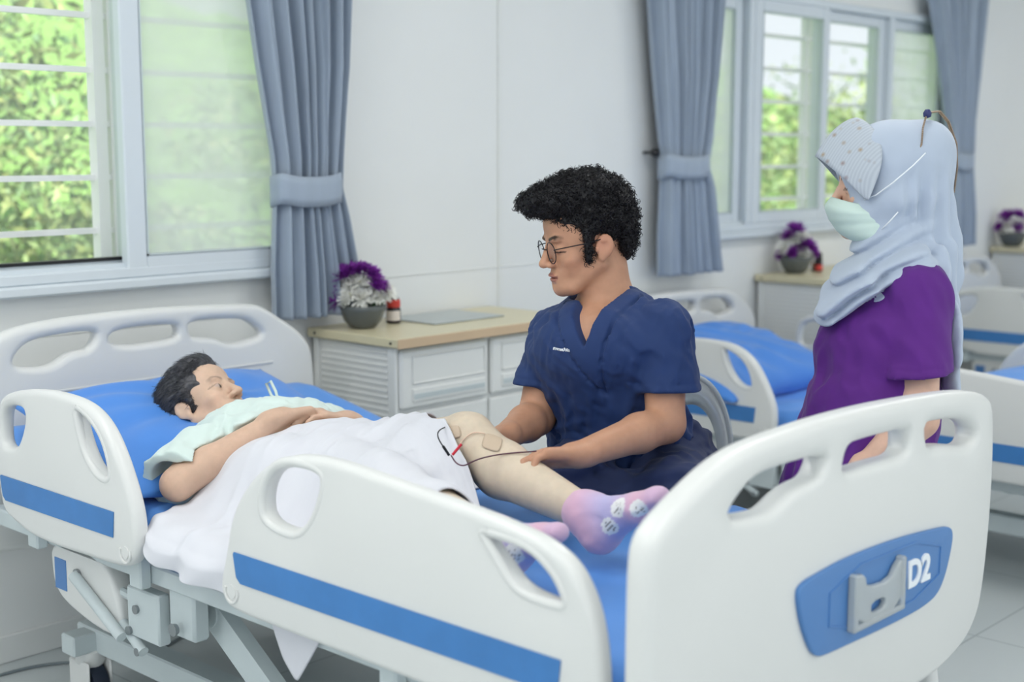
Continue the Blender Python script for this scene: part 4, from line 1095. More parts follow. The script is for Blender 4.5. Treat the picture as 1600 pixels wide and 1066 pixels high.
        for hh in (hL, hR): d -= (np.abs(P[:, 2]-hh[2]-.022) < .002)*(np.linalg.norm((P-hh)[:, :2], axis=1) < .1)*.0012
        return np.maximum(d, -.007)
    S.displace(fold)
    X, Y, Z = np.meshgrid(*S.ax, indexing='ij'); P = np.stack([X, Y, Z], -1)
    S.F[:] = np.maximum(S.F, -np.maximum(vd(P), -((P-nb)@Fv+.005)))
    S.cap(hc-EZ*.02, nb-EZ*.022, .054, .067, .004, op='sub')
    for Sh, hh, rs, r0, r1, E in ((Ls, hL, .057, .054, .066, Le), (Rs, hR, .052, .046, .052, Re)):
        n_ = nrm((E-Sh)*np.array((.4, .4, 1))); da = nrm(E-Sh)
        sleeve(S, [('ell', Sh, (rs, rs, rs+.003), .03), ('cap', Sh-EZ*.015, hh+da*.05, r0, r1, .02)], hh, n_, (hh-da*.025, hh+da*.08, r0-.014, r1-.011), .013, fold)
    hz = px(980, 745, 3.0)[2]; S.halfspace((0, 0, hz), (0, 0, -1))
    so = fobj(S, 'scrub_top', M['navy'], b, None, 1)
    # embroidered name and pocket
    o_ = px(853, 551, 2.80)
    def onshirt(u, v, w):
        return Vector(o_+Lv*u+EZ*v-Fv*(-.0)+Fv*w)
    from mathutils.bvhtree import BVHTree
    bv = BVHTree.FromPolygons([v.co for v in so.data.vertices], [p.vertices[:] for p in so.data.polygons])
    def proj_on(p, d, lift):
        h = bv.ray_cast(Vector(p)-Vector(base)-Vector(d)*.3, Vector(d)); 
        return (h[0]+Vector(base)-Vector(d)*lift) if h[0] is not None else Vector(p)
    nm = text('กายภาพบำบัด', .0082, lambda u, v, w: proj_on(o_+Lv*u*1.0+EZ*(v-.12*u), -Fv, .0012+w), 'embroidered_name', M['white'], so, .0004, .0003)
    # ---- trousers
    T = Field(np.minimum(pel, px(885, 765, 2.85))-np.array((.3, .45, .22)), np.maximum(pel, hi*0+pel)+np.array((.22, .3, .16)), .0055)
    rk = px(893, 762, 2.86); lk = px(1066, 792, 2.78); rh = pel-Lv*.07; lh = pel+Lv*.08
    T.cap(rh+EZ*.0, lh+EZ*.0, .112, .115, .03); T.cap(waist-EZ*.02, pel, .10, .11, .03, Lv, 1.3)
    T.cap(rh, rk+EZ*.02, .088, .066, .04); T.cap(lh, lk+EZ*.02, .092, .070, .04)
    T.cap(rk+EZ*.0, px(960, 775, 2.84)+EZ*.0, .058, .052, .03); T.cap(lk, px(985, 790, 2.80), .060, .050, .03)
    T.displace(lambda P: folds(P, nrm(Lv+EZ*.2), 24, .007, 4)+folds(P, nrm(-Fv+Lv*.4), 18, .006, 6))
    T.halfspace((0, 0, .603), (0, 0, -1), .004)
    fobj(T, 'scrub_trousers', M['navyd'], b, None, 2)
    kn = MB()
    return b
man()
def patient():
    # ---- joints
    hc = pon(321, 637, 'x', 1.82); s = .92
    A = rad(45); th = rad(20); f0 = np.array((0, -math.sin(A), math.cos(A))); u0 = np.array((0, math.cos(A), math.sin(A)))
    f = math.cos(th)*f0+math.sin(th)*np.array((1., 0, 0)); R = frame(f, u0)
    nb = pon(368, 672, 'x', 1.84); chest = pon(412, 694, 'x', 1.85); belly = np.array((1.87, -1.02, .668)); pel = np.array((1.885, -1.17, .672))
    Rs = pon(318, 712, 'x', 1.68); Re = pon(277, 757, 'x', 1.575); Rw = pon(430, 658, 'x', 1.79)
    Ls = pon(430, 672, 'x', 2.01); Le = pon(575, 690, 'x', 2.10); Lw = pon(545, 657, 'x', 1.97)
    knee = pon(728, 690, 'x', 1.90); ank = pon(922, 806, 'x', 1.87); lh = pel+np.array((.075, -.01, .0)); rh = pel-np.array((.075, .01, 0))
    rk = np.array((1.70, -1.50, .705)); ra = pon(770, 842, 'x', 1.655)
    P_ = np.array([hc, Rs, Re, Rw, Ls, Le, knee, ank, rk, ra]); lo = P_.min(0)-.16; hi = P_.max(0)+.16
    F = Field(lo, hi, .006, [(0, 1.56, 1.98, .0042), (1, -1.12, hc[1]+.13, .0036), (2, .64, .88, .0042)])
    head(F, hc, R, s)
    F.cap(hc+R@np.array((0, -.03, -.05)), nb, .048, .055, .02)
    X_ = np.array((1., 0, 0))
    F.cap(nb+np.array((0, -.05, -.01)), chest+np.array((0, -.06, -.01)), .062, .082, .03, X_, 1.7); F.cap(chest+np.array((0, -.06, -.01)), belly, .085, .080, .03, X_, 1.6); F.cap(belly, pel, .082, .088, .03, X_, 1.6)
    for S_, E_, W_ in ((Rs, Re, Rw), (Ls, Le, Lw)):
        F.cap(S_, E_, .044, .034, .02); m_ = E_*.68+W_*.32; F.cap(E_, m_, .035, .036, .012); F.cap(m_, W_, .036, .022, .015)
    F.cap(lh, knee, .080, .056, .02); sh = knee*.68+ank*.32
    F.ell(knee, (.053, .053, .053), .02); F.cap(knee, sh+np.array((0, .0, -.012)), .048, .054, .02); F.cap(sh+np.array((0, 0, -.012)), ank, .053, .031, .02)
    F.ell(knee+np.array((-.004, -.030, .034)), (.026, .026, .024), .02); F.cap(knee+np.array((0, -.06, .012)), knee*.8+ank*.2+np.array((0, -.004, .018)), .016, .014, .03)
    F.cap(rh, rk, .080, .055, .02); F.cap(rk, rk*.65+ra*.35, .050, .052, .02); F.cap(rk*.65+ra*.35, ra, .052, .030, .02)
    dR = nrm(pon(508, 650, 'x', 1.93)-Rw); dL = nrm(pon(462, 652, 'x', 1.84)-Lw)
    hand(F, Rw+EZ*.006, dR+np.array((0, 0, .10)), -EZ+np.array((0, -.25, 0)), 1, .95, (.25, .3, .3, .35), spread=.04, thumb=(.3, .2))
    hand(F, Lw-EZ*.004, dL+EZ*.10, -EZ+np.array((0, -.2, 0)), -1, .95, (.3, .35, .4, .4), thumb=(.3, .2))
    base_c = np.array(lin(210, 178, 156)); leg_c = np.array(lin(208, 192, 172)); arm_c = np.array(lin(205, 172, 150))
    ec = R
    def cf(P):
        c = np.tile(base_c, (len(P), 1))
        w = np.clip((-1.25-P[:, 1])/.1, 0, 1)[:, None]; c = c*(1-w)+leg_c*w
        w = (np.clip((-.80-P[:, 1])/.06, 0, 1)*np.clip((P[:, 1]+1.25)/.1, 0, 1))[:, None]; c = c*(1-w)+arm_c*w
        c = face_colors(P, c, hc, R, s, lin(176, 118, 116), .55, lin(84, 66, 60), .55, .006)
        Lc = (P-hc)@R/s; x = np.abs(Lc[:, 0])-.031; y, z = Lc[:, 1], Lc[:, 2]-.001      # open eyes
        eye = ((x/.0125)**2+(z/.0058)**2 < 1) & (y > .062); c = mixc(c, lin(190, 168, 158), eye[:, None]*1.)
        xi = Lc[:, 0]-np.sign(Lc[:, 0])*.031-.0035
        iris = eye & (xi**2+z**2 < .0066**2); c = mixc(c, lin(44, 30, 24), iris[:, None]*1.)
        wr = noise(P*26)[:, None]*.06*(Lc[:, 1] > .03)[:, None]; c = c*(1+wr)
        for m0 in ((1.63, -.90, .70), (1.70, -.93, .73)): c = mixc(c, lin(150, 90, 70), (np.linalg.norm(P-np.array(m0), axis=1) < .004)[:, None]*1.)
        return np.clip(c, 0, 1)
    b = fobj(F, 'person', M['skin_old'], None, cf, 1)
    base = (1.88, -1.17, .605); person_root(b, base)
    tag(b, 'older woman with short greying hair lying on the nearest bed in a pale gown', 'person')
    # ---- hair
    H = Field(hc-.16, hc+.16, .0028)
    def HP(x, y, z): return hc+R@(np.array((x, y, z))*s)
    H.ell(HP(0, -.026, .040), np.array((.091, .106, .094))*s, .0, R)
    H.ell(HP(0, .018, .100), np.array((.062, .058, .032))*s, .03, R); H.ell(HP(0, -.085, -.01), np.array((.062, .035, .055))*s, .03, R)
    def comb(P):
        L = (P-hc)@R; a = np.arctan2(L[:, 0], L[:, 2]+.02)
        q = np.stack([a*9, L[:, 1]*9, np.linalg.norm(L, axis=1)*30], 1); q2 = np.stack([a*34, L[:, 1]*22, L[:, 2]*10], 1)
        return .006*noise(q)*2+.0022*noise(q2)*2
    H.displace(comb)
    H.ell(HP(0, .104, -.005), np.array((.078, .066, .078))*s, .006, R, 'sub')
    for x in (-1, 1):
        H.ell(HP(x*.085, .055, -.015), np.array((.035, .055, .055))*s, .006, R, 'sub'); H.ell(HP(x*.088, -.008, -.012), np.array((.022, .024, .032))*s, .005, R, 'sub')
        H.cap(HP(x*.072, .012, .03), HP(x*.071, .015, .002), .010, .006, .008)
    H.ell(HP(0, .03, -.115), np.array((.1, .09, .07)), .008, R, 'sub')
    hairobj(H, 'hair', M['hairg'], b, hc, R, s, 4200, 8, .024, .0009, -R[:, 1], lambda p: (R.T@(p-hc))[2] > -.03 and (R.T@(p-hc))[1] < (.028 if (R.T@(p-hc))[2] < .05 else .07))
    # ---- gown
    M['gown'] = mat('pale_green_gown', lin(208, 224, 219), .85, sheen=.2, bump=.12, bscale=900, var=.015, vscale=20)
    G = Field((1.47, -1.16, .60), (2.24, hc[1]+.04, .92), .0046)
    G.cap(nb+np.array((0, -.045, -.005)), chest+np.array((0, -.06, -.0)), .080, .098, .03, X_, 1.72); G.cap(chest+np.array((0, -.06, 0)), belly, .098, .088, .03, X_, 1.6)
    sl = Rs*.38+Re*.62+np.array((-.01, .02, .0))
    G.ell(Ls, (.062, .07, .062), .03); G.cap(Ls, Ls*.4+Le*.6, .06, .07, .03)
    G.displace(lambda P: folds(P, nrm((-.6, -.5, -.5)), 24, .007, 21)+folds(P, nrm((.3, -1, .2)), 30, .004, 22)+folds(P, nrm((1, .2, -.3)), 20, .003, 24))
    G.cap(hc+R@np.array((0, 0, -.02)), nb+np.array((0, .0, -.0)), .066, .066, .006, op='sub')
    G.ell(hc+R@np.array((0, .045, -.045)), (.088, .088, .088), .004, None, 'sub')
    n_ = nrm(Re-Rs); hem = sl+n_*.035; m_ = Re*.68+Rw*.32
    gf = lambda P: folds(P, nrm((-.6, -.5, -.5)), 26, .008, 21)
    sleeve(G, [('ell', Rs+EZ*.004, (.058, .066, .058), .03), ('cap', Rs, hem+n_*.04, .056, .070, .02)], hem, n_, (hem-n_*.03, hem+n_*.06, .040, .056), .02, gf)
    G.cap(Re, m_, .038, .040, .004, op='sub'); G.cap(m_, Rw, .040, .028, .004, op='sub'); G.cap(Rw, Rw+nrm(Rw-m_)*.1, .034, .034, .004, op='sub')
    go = fobj(G, 'gown', M['gown'], b, None, 1)
    MB().tube([pon(440, 632, 'x', 1.92), pon(424, 618, 'x', 1.93), pon(416, 600, 'x', 1.94), pon(423, 596, 'x', 1.945), pon(431, 612, 'x', 1.94), pon(436, 632, 'x', 1.93)], .0035, 8).build('gown_tie', M['gown'], go, True)
    # ---- socks
    M['sock'] = mat('pink_lilac_sock', (.5, .4, .5), .9, sheen=.3, bump=.25, bscale=1500, attr='Col')
    def sock(an, heel, toe, up, leg, spots, xr):
        S = Field(np.min([an, heel, toe, leg], 0)-.07, np.max([an, heel, toe, leg], 0)+.07, .0032)
        side = nrm(np.cross(toe-heel, up)); hl = heel; ball = heel*.32+toe*.68
        S.cap(an, an*.95+leg*.05, .0385, .0395, .0); S.ell(hl, (.031, .031, .031), .02); S.cap(an, hl, .037, .031, .02)
        inst = an*.5+ball*.5+nrm(an-hl)*.006
        S.cap(an, ball+nrm(an-hl)*.004, .032, .022, .02, side, 1.15); S.cap(hl, ball, .027, .022, .02, side, 1.2)
        S.cap(ball, toe, .022, .0185, .014, side, 1.5)
        S.displace(lambda P: folds(P, side, 40, .0012, 6))
        c1 = np.array(lin(214, 172, 196)); c2 = np.array(lin(178, 172, 214))
        def cf(P):
            t = np.clip((P-hl)@nrm(toe-hl)/np.linalg.norm(toe-hl), 0, 1); t = np.clip(.5+.5*np.sin(t*7-1.2), 0, 1)[:, None]
            c = c1*(1-t)+c2*t
            for (sp, r_) in spots:
                dd = np.linalg.norm(P-sp, axis=1); q = P-sp
                c = mixc(c, lin(232, 232, 232), (dd < r_)[:, None]*1.)
                u_ = q@nrm(toe-hl); w_ = q@nrm(an-hl)
                m = (dd < r_*.62) & (np.abs(np.sin(u_*700)*np.cos(w_*520+1)) > .62); c = mixc(c, lin(96, 92, 84), m[:, None]*1.)
            return c
        fobj(S, 'sock', M['sock'], b, cf, 1)
    heel = pon(938, 834, 'x', 1.865); toe = pon(1026, 776, 'x', 1.865); view = CAMP
    def spot(X_, Y_, x, r_):
        p = pon(X_, Y_, 'x', x); return (p-nrm(p-CAMP)*.0, r_)
    sock(ank, heel, toe, EZ, knee, [spot(966, 793, 1.835, .019), spot(998, 796, 1.835, .017), spot(953, 823, 1.835, .017)], 1)
    heel2 = pon(796, 868, 'x', 1.66); toe2 = pon(868, 834, 'x', 1.67)
    sock(ra, heel2, toe2, EZ, rk, [spot(803, 868, 1.63, .019), spot(760, 812, 1.62, .016)], 1)
    return dict(hc=hc, knee=knee, ank=ank, lh=lh, rh=rh, rk=rk, ra=ra, chest=chest, belly=belly, pel=pel, b=b, Rw=Rw, Lw=Lw, Le=Le, Re=Re, base=base)
PT = patient()
def surf_point(o, base, X, Y, lift=.002):
    from mathutils.bvhtree import BVHTree
    bv = BVHTree.FromPolygons([v.co for v in o.data.vertices], [p.vertices[:] for p in o.data.polygons])
    out = []
    for (x, y) in zip(X, Y):
        d = nrm(px(x, y, 1)-CAMP); h = bv.ray_cast(Vector(CAMP)-Vector(base), Vector(d))
        out.append((h[0]+Vector(base)+h[1]*lift*(1 if h[1].dot(Vector(d)) < 0 else -1), h[1]) if h[0] is not None else None)
    return out
# ---- sheet over the patient
def sheet():
    g = .0085; xs = np.arange(1.485, 2.40, g); ys = np.arange(-1.78, -.93, g); X, Y = np.meshgrid(xs, ys, indexing='ij')
    H = np.full(X.shape, .606)
    def capz(a, b, ra, rb, wd=1.0, ex=.010):
        nonlocal H
        a = np.array(a, float); b = np.array(b, float)
        for t in np.linspace(0, 1, 26):
            c = a+(b-a)*t; r = ra+(rb-ra)*t+ex; q = ((X-c[0])/wd)**2+(Y-c[1])**2; z = np.where(q < r*r, c[2]+np.sqrt(np.maximum(r*r-q, 0)), 0); H = np.maximum(H, z)
    p = PT
    capz(p['belly'], p['pel'], .082, .088, 1.6)
    capz(p['lh'], p['knee'], .082, .058, 1, .012); capz(p['rh'], p['rk'], .080, .055); capz(p['rk'], p['ra'], .05, .03)
    capz(p['knee'], p['knee']*.7+p['ank']*.3, .054, .054)
    capz(p['Le'], p['Le']*.55+p['Lw']*.45, .036, .030, 1, .012); 
    capz((1.93, -1.30, .74), (1.86, -1.38, .765), .03, .03)
    capz((1.73, -.90, .605), (1.735, -1.12, .645), .09, .10)
    H0 = H.copy()
    for it in range(70):
        B = H.copy(); B[1:-1, 1:-1] = (H[2:, 1:-1]+H[:-2, 1:-1]+H[1:-1, 2:]+H[1:-1, :-2])/4; H = np.maximum(H0, B-.0003)
    P3 = np.stack([X, Y, H], -1).reshape(-1, 3); P3[:, 2] = 0
    # creases: from the raised knee towards the near side, plus soft cross folds
    n = .016*(1-np.abs(noise(np.stack([(P3[:, 0]*.55+P3[:, 1]*.85)*15+3, (P3[:, 0]*.85-P3[:, 1]*.5)*2.6, P3[:, 2]], 1)))*4)
    n += .009*(1-np.abs(noise(np.stack([(P3[:, 0]*-.3+P3[:, 1])*26+9, (P3[:, 0]+P3[:, 1]*.3)*5, P3[:, 2]+4], 1)))*4)
    n = n.reshape(X.shape); free = np.clip((H-H0)/.01, .6, 1); H = np.maximum(H+n*free, H0+.002)
    nx, ny = X.shape
    V = []; ids = {}
    # boundaries
    def foot(x): return np.interp(x, [1.48, 1.56, 1.62, 1.68, 1.74, 1.80, 1.87, 1.93, 2.0, 2.4], [-1.60, -1.62, -1.65, -1.67, -1.71, -1.62, -1.415, -1.335, -1.30, -1.27])
    def top(x): return np.interp(x, [1.48, 1.56, 1.64, 1.72, 1.80, 1.88, 1.96, 2.05, 2.4], [-1.00, -.965, -.975, -1.005, -1.05, -1.105, -1.12, -1.07, -1.02])
    NV = 110; rows = []
    hz = [None]*40
    def Hs(x, y):
        i = (x-xs[0])/g; j = (y-ys[0])/g; i = min(max(i, 0), nx-1.001); j = min(max(j, 0), ny-1.001); a, c = int(i), int(j); u, v = i-a, j-c
        return H[a, c]*(1-u)*(1-v)+H[a+1, c]*u*(1-v)+H[a, c+1]*(1-u)*v+H[a+1, c+1]*u*v
    xx = np.arange(2.36, 1.497, -.009)
    for x in xx:
        y0, y1 = top(x)+.006*math.sin(x*40), foot(x)+.008*math.sin(x*31)
        rows.append([(x, y0+(y1-y0)*k/(NV-1), Hs(x, y0+(y1-y0)*k/(NV-1))) for k in range(NV)])
    # over the near edge of the bed and down between the rails
    last = rows[-1]; K = 30
    for r in range(1, K+1):
        t = r/K; row = []
        for k in range(NV):
            x0, y, z0 = last[k]; yy = y
            gap = 1/(1+math.exp(-(y+1.315)/.012))*(1/(1+math.exp((y+1.01)/.012)))         # between the two rails
            ze = np.interp(y, [-1.60, -1.55, -1.52, -1.455, -1.42, -1.38, -1.34, -1.2, -1.08, -1.0], [.53, .52, .50, .385, .42, .49, .525, .53, .54, .58])
            ph = math.sin(y*46+.8*math.sin(t*3))
            arc = min(1, t*4); xo = x0-.014*math.sin(arc*math.pi/2)-.052*gap*math.sin(min(1, t*1.8)*math.pi/2)*1.0-(.010*gap+.0012)*ph*t
            z = z0-(1-math.cos(arc*math.pi/2))*.014-(z0-.014-ze)*max(0, (t-.12)/.88)
            row.append((xo, yy+.010*t*math.sin(y*30), z))
        rows.append(row)
    V = np.array([p for r in rows for p in r]); m_ = len(rows)
    Q = np.array([(j*NV+i, j*NV+i+1, (j+1)*NV+i+1, (j+1)*NV+i) for j in range(m_-1) for i in range(NV-1)])
    V = smoothV(V, Q, 1, .4)
    me = mesh_np(V, Q); o = link('bed_sheet', me, M['bsheet']); so = o.modifiers.new('s', 'SOLIDIFY'); so.thickness = .0035; so.offset = 1
    tag(o, 'white cotton sheet draped over the patient, one corner hanging below the side rail', 'sheet')
    return o
SH = sheet()
# ---- electrode pads and their leads
def pads():
    for (cx, cy, w, h, rot, lb) in ((706, 676, 27, 20, -10, 'beige electrode pad on the inner side of the bare knee'), (769, 692, 30, 24, 18, 'beige electrode pad just below the bare knee')):
        n = 9; V = []; ok = True; pts = []
        for j in range(n):
            for i in range(n):
                u = (i/(n-1)-.5)*w; v = (j/(n-1)-.5)*h; k = 1-.10*(abs(u/w*2)*abs(v/h*2))**3*1.6; c_, s_ = math.cos(rad(rot)), math.sin(rad(rot)); pts.append((cx+(u*c_-v*s_)*k, cy+(u*s_+v*c_)*k))
        sp = surf_point(PT['b'], PT['base'], [p[0] for p in pts], [p[1] for p in pts], .0008)
        if any(q is None for q in sp): print('PAD MISS', lb); continue
        V = [q[0] for q in sp]+[q[0]+(Vector(CAMP)-q[0]).normalized()*.0022 for q in sp]; N = n*n
        F_ = []
        for j in range(n-1):
            for i in range(n-1): a = j*n+i; F_ += [(a, a+n, a+n+1, a+1), (N+a, N+a+1, N+a+n+1, N+a+n)]
        for i in range(n-1):
            for (a, b_) in ((i, i+1), ((n-1)*n+i, (n-1)*n+i+1), (i*n, (i+1)*n), (i*n+n-1, (i+1)*n+n-1)): F_.append((a, b_, N+b_, N+a))
        tag(MB().add(V, F_).build('electrode_pad', M['pad'], None, True), lb, 'electrode pad', 'electrode pads')
    def lead(P, r, mt, name, lb, lifts=.004):
        sp = surf_point(PT['b'], PT['base'], [p[0] for p in P], [p[1] for p in P], lifts); pts = []
        for q, p in zip(sp, P):
            dpt = p[2] if len(p) > 2 else None
            pts.append(tuple(q[0]) if (q is not None and dpt is None) else tuple(px(p[0], p[1], dpt or 2.62)))
        pts = [tuple(p) for p in chaikin(pts, 3, False)]
        return tag(MB().tube(pts, r, 6).build(name, mt, None, True), lb, 'electrode lead', 'electrode leads')
    D = 2.60
    lead([(700, 668), (686, 672, 2.655), (683, 680, 2.64), (688, 692, 2.62), (700, 708, 2.60)], .0013, M['wire'], 'electrode_lead', 'black wire from the upper electrode pad down over the sheet edge')
    lead([(758, 680), (742, 676), (728, 684), (718, 697), (712, 706, 2.61)], .0012, M['pale'], 'electrode_lead', 'pale thin wire from the lower electrode pad')
    lead([(721, 694, 2.60), (707, 711, 2.60)], .0030, M['redp'], 'electrode_plug', 'small red plug at the end of the pale wire')
    lead([(692, 697, 2.60), (702, 712, 2.60)], .0030, M['wire'], 'electrode_plug', 'small black plug at the end of the black wire')
    lead([(705, 712, 2.60), (712, 724, 2.585), (724, 729, 2.58), (737, 722, 2.585), (752, 716, 2.58), (780, 712), (805, 710), (830, 706), (838, 705)], .0014, M['darkred'], 'electrode_lead', 'dark red cable running across the bare shin to the hand')
M['pad'] = mat('beige_pad', lin(196, 176, 154), .6, bump=.1, bscale=600, var=.03)
M['pale'] = mat('pale_wire', lin(226, 196, 176), .5, var=.02); M['redp'] = mat('red_plug', lin(206, 40, 60), .4, var=.02); M['darkred'] = mat('dark_red_wire', lin(84, 40, 62), .4, var=.02)
pads()
def woman():
    D0 = 2.95; hc = px(1380, 292, D0); s = 1.0
    yaw = rad(6); f = nrm(-ER*math.cos(yaw)+ED*math.sin(yaw)-EZ*.06); R = frame(f, EZ)
    sh = px(1436, 462, 2.84); sf = px(1405, 462, 3.08); el = px(1436, 655, 2.79); wr = px(1345, 738, 2.75); elf = px(1400, 645, 3.10); wrf = px(1392, 790, 3.08)
    nb = px(1405, 420, 2.95); chest = px(1385, 520, 2.95); waist = px(1375, 660, 2.95); pel = px(1375, 800, 2.95)
    Sd = nrm((sf-sh)*np.array((1, 1, 0)))
    fx, fy = pel[0], pel[1]
    lo = np.array((fx-.45, fy-.42, -.01)); hi = np.array((fx+.38, fy+.38, hc[2]+.17))
    F = Field(lo, hi, .0065, [(2, .62, .80, .0042), (2, hc[2]-.13, hc[2]+.04, .0035)])
    head(F, hc, R, s)
    F.cap(hc+R@np.array((0, -.03, -.05)), nb, .046, .055, .02)
    F.cap(nb-EZ*.03, chest, .07, .095, .03, Sd, 1.4); F.cap(chest, waist, .09, .09, .03, Sd, 1.35); F.cap(waist, pel, .095, .115, .03, Sd, 1.3)
    for S_, E_, W_ in ((sh, el, wr), (sf, elf, wrf)):
        F.ell(S_, (.05, .05, .05), .03); F.cap(S_, E_, .046, .038, .02); m_ = E_*.66+W_*.34; F.cap(E_, m_, .039, .038, .012); F.cap(m_, W_, .038, .025, .015)
    hand(F, wr, nrm(wr-el)*np.array((.5, .5, 1))-EZ*.6, nrm(Sd), 1, .95, (.4, .45, .5, .5), thumb=(.4, .3))
    hand(F, wrf, -EZ-ER*.1, nrm(-Sd), -1, .95)
    for q in (-1, 1):
        h_ = pel+Sd*q*.075-EZ*.03; k_ = np.array((h_[0], h_[1], .36)); a_ = np.array((h_[0]+.01*q, h_[1], .07))
        F.cap(h_, k_, .082, .052, .02); F.cap(k_, a_, .050, .034, .02); F.cap(a_-EZ*.025, a_-EZ*.03+f*.12, .032, .026, .02)
    sk = np.array(lin(222, 182, 160))
    def cf(P):
        c = face_colors(P, np.tile(sk, (len(P), 1)), hc, R, s, lin(180, 110, 100), .9, lin(48, 36, 34), .95)
        return c
    b = fobj(F, 'person', M['skin_w'], None, cf, 1); base = (fx, fy, 0); person_root(b, base)
    tag(b, 'woman in a grey hijab, face mask and purple tunic standing beyond the footboard', 'person')
    M['purple'] = mat('purple_tunic_cloth', lin(88, 25, 126), .8, sheen=.08, bump=.15, bscale=1100, var=.05, vscale=20)
    M['purpled'] = mat('purple_trouser_cloth', lin(74, 30, 110), .8, sheen=.2, bump=.15, bscale=1100, var=.04)
    M['hijab'] = mat('grey_jersey_scarf', lin(178, 190, 208), .75, sheen=.3, bump=.05, bscale=900, var=.02, vscale=20)
    # ---- tunic
    S = Field(np.array((fx-.42, fy-.40, pel[2]-.16)), np.array((fx+.38, fy+.38, nb[2]+.08)), .005)
    S.cap(nb-EZ*.05, chest, .085, .112, .03, Sd, 1.4); S.cap(chest, px(1364, 650, 2.95), .114, .128, .03, Sd, 1.3)
    S.cap(px(1358, 650, 2.95), px(1332, 830, 2.93), .128, .166, .04, Sd, 1.2)
    S.ell(px(1340, 540, 2.93), (.068, .09, .07), .04)
    hm = sh*.36+el*.64+EZ*.0-ER*.004
    S.ell(sf, (.064, .064, .064), .03); S.cap(sf, (sf+elf)/2-EZ*.03, .062, .066, .014)
    S.displace(lambda P: folds(P, nrm((.1, .1, 1)), 18, .009, 31)*np.clip((chest[2]+.05-P[:, 2])/.25, .15, 1)+folds(P, nrm(EZ-ER*.7), 24, .004, 33))
    n_ = nrm(EZ*-1+ER*.10); da = nrm(el-sh)
    sleeve(S, [('ell', sh, (.066, .066, .066), .03), ('cap', sh, hm+da*.05, .060, .068, .02)], hm, n_, (hm-da*.02, hm+da*.07, .045, .054), .010,
           lambda P: folds(P, nrm(EZ-ER*.4), 22, .006, 35)-(np.abs((P-hm)@n_+.018) < .0022)*.0016)
    S.halfspace((0, 0, pel[2]-.12), (0, 0, -1))
    fobj(S, 'tunic', M['purple'], b, None, 1)
    T = Field(np.array((fx-.25, fy-.25, .05)), np.array((fx+.25, fy+.25, pel[2]+.05)), .007)
    for q in (-1, 1):
        h_ = pel+Sd*q*.075-EZ*.03; T.cap(h_, np.array((h_[0], h_[1], .08)), .105, .080, .02)
    T.displace(lambda P: folds(P, (0, 0, 1), 16, .006, 40)); T.halfspace((0, 0, .085), (0, 0, -1))
    fobj(T, 'trousers', M['purpled'], b, None, 1)
    for q in (-1, 1):
        h_ = pel+Sd*q*.075; sh_ = Field((h_[0]-.25, h_[1]-.25, -.01), (h_[0]+.25, h_[1]+.25, .16), .006)
        a_ = np.array((h_[0], h_[1], .05)); sh_.cap(a_, a_+f*.14-EZ*.012, .045, .034, .01); sh_.cap(a_, a_+EZ*.02, .045, .044, .01); sh_.halfspace((0, 0, .002), (0, 0, -1)); fobj(sh_, 'shoe', M['cab'], b, None, 1)
    # ---- hijab
    J = Field(np.array((fx-.34, fy-.32, el[2]+.02)), np.array((fx+.36, fy+.30, hc[2]+.20)), .0045)
    HP = lambda x, y, z: hc+R@np.array((x, y, z))
    J.ell(HP(0, -.020, .042), (.092, .112, .100), .0, R)
    J.ell(HP(0, -.095, .075), (.055, .055, .060), .03, R)          # hair bun under the scarf
    J.ell(HP(0, .040, .040), (.070, .058, .062), .02, R); J.ell(HP(0, -.012, -.022), (.102, .066, .064), .02, R)
    J.cap(HP(0, .012, -.045), HP(0, -.01, -.110), .078, .070, .02, Sd, 1.05)
    J.cap(HP(0, -.085, .05), HP(0, -.105, -.20), .056, .050, .03, Sd, 1.35)
    J.cap(HP(0, -.03, -.12), px(1392, 436, 2.95), .072, .088, .03, Sd, 1.2)
    J.cap(px(1400, 428, 2.95), px(1322, 462, 2.93), .075, .040, .03, Sd, 1.7)
    J.cap(px(1340, 440, 2.93), px(1290, 492, 2.90), .050, .018, .025, Sd, 2.6)
    J.cap(px(1402, 440, 2.95), px(1428, 436, 2.86), .075, .058, .03); J.cap(px(1402, 440, 2.95), px(1410, 442, 3.06), .075, .058, .03)
    J.cap(px(1452, 400, 2.95), px(1474, 475, 2.93), .040, .026, .02, Sd, 2.2); J.cap(px(1474, 470, 2.93), px(1483, 600, 2.90), .018, .009, .02, Sd, 5.0)
    def swirl(P):
        L = (P-hc)@R; x, y, z = L.T
        a = np.arctan2(x, y+.02)
        k = z+.42*y+.030*noise(L*7)*2                # folds sweep from the nape down to the chest
        ring = 1-2*np.sqrt(np.sin(k*105+.5*np.cos(a)+5*noise(L*5))**2+.015)
        w = np.clip((-.070-z-.2*y)/.03, 0, 1)*np.clip((y+.10)/.05, 0, 1)
        back = np.sin(a*15+7*noise(np.stack([x*7, y*7, z*2.5], 1)))*np.clip((.0-y)/.05, 0, 1)*np.clip((.06-z)/.10, 0, 1)
        side = folds(P, nrm(EZ*.75+ER*.55), 15, .006, 51)*np.clip((.03-z)/.05, 0, 1)
        return -.0078*ring*w+.0062*back*(1-w)+side*(1-w)
    J.displace(swirl)
    # face opening, cut through
    J.ell(HP(0, .118, -.038), (.058, .062, .070), .006, R, 'sub'); J.ell(HP(0, .120, .004), (.046, .046, .040), .006, R, 'sub')
    jo = fobj(J, 'hijab', M['hijab'], b, None, 2)
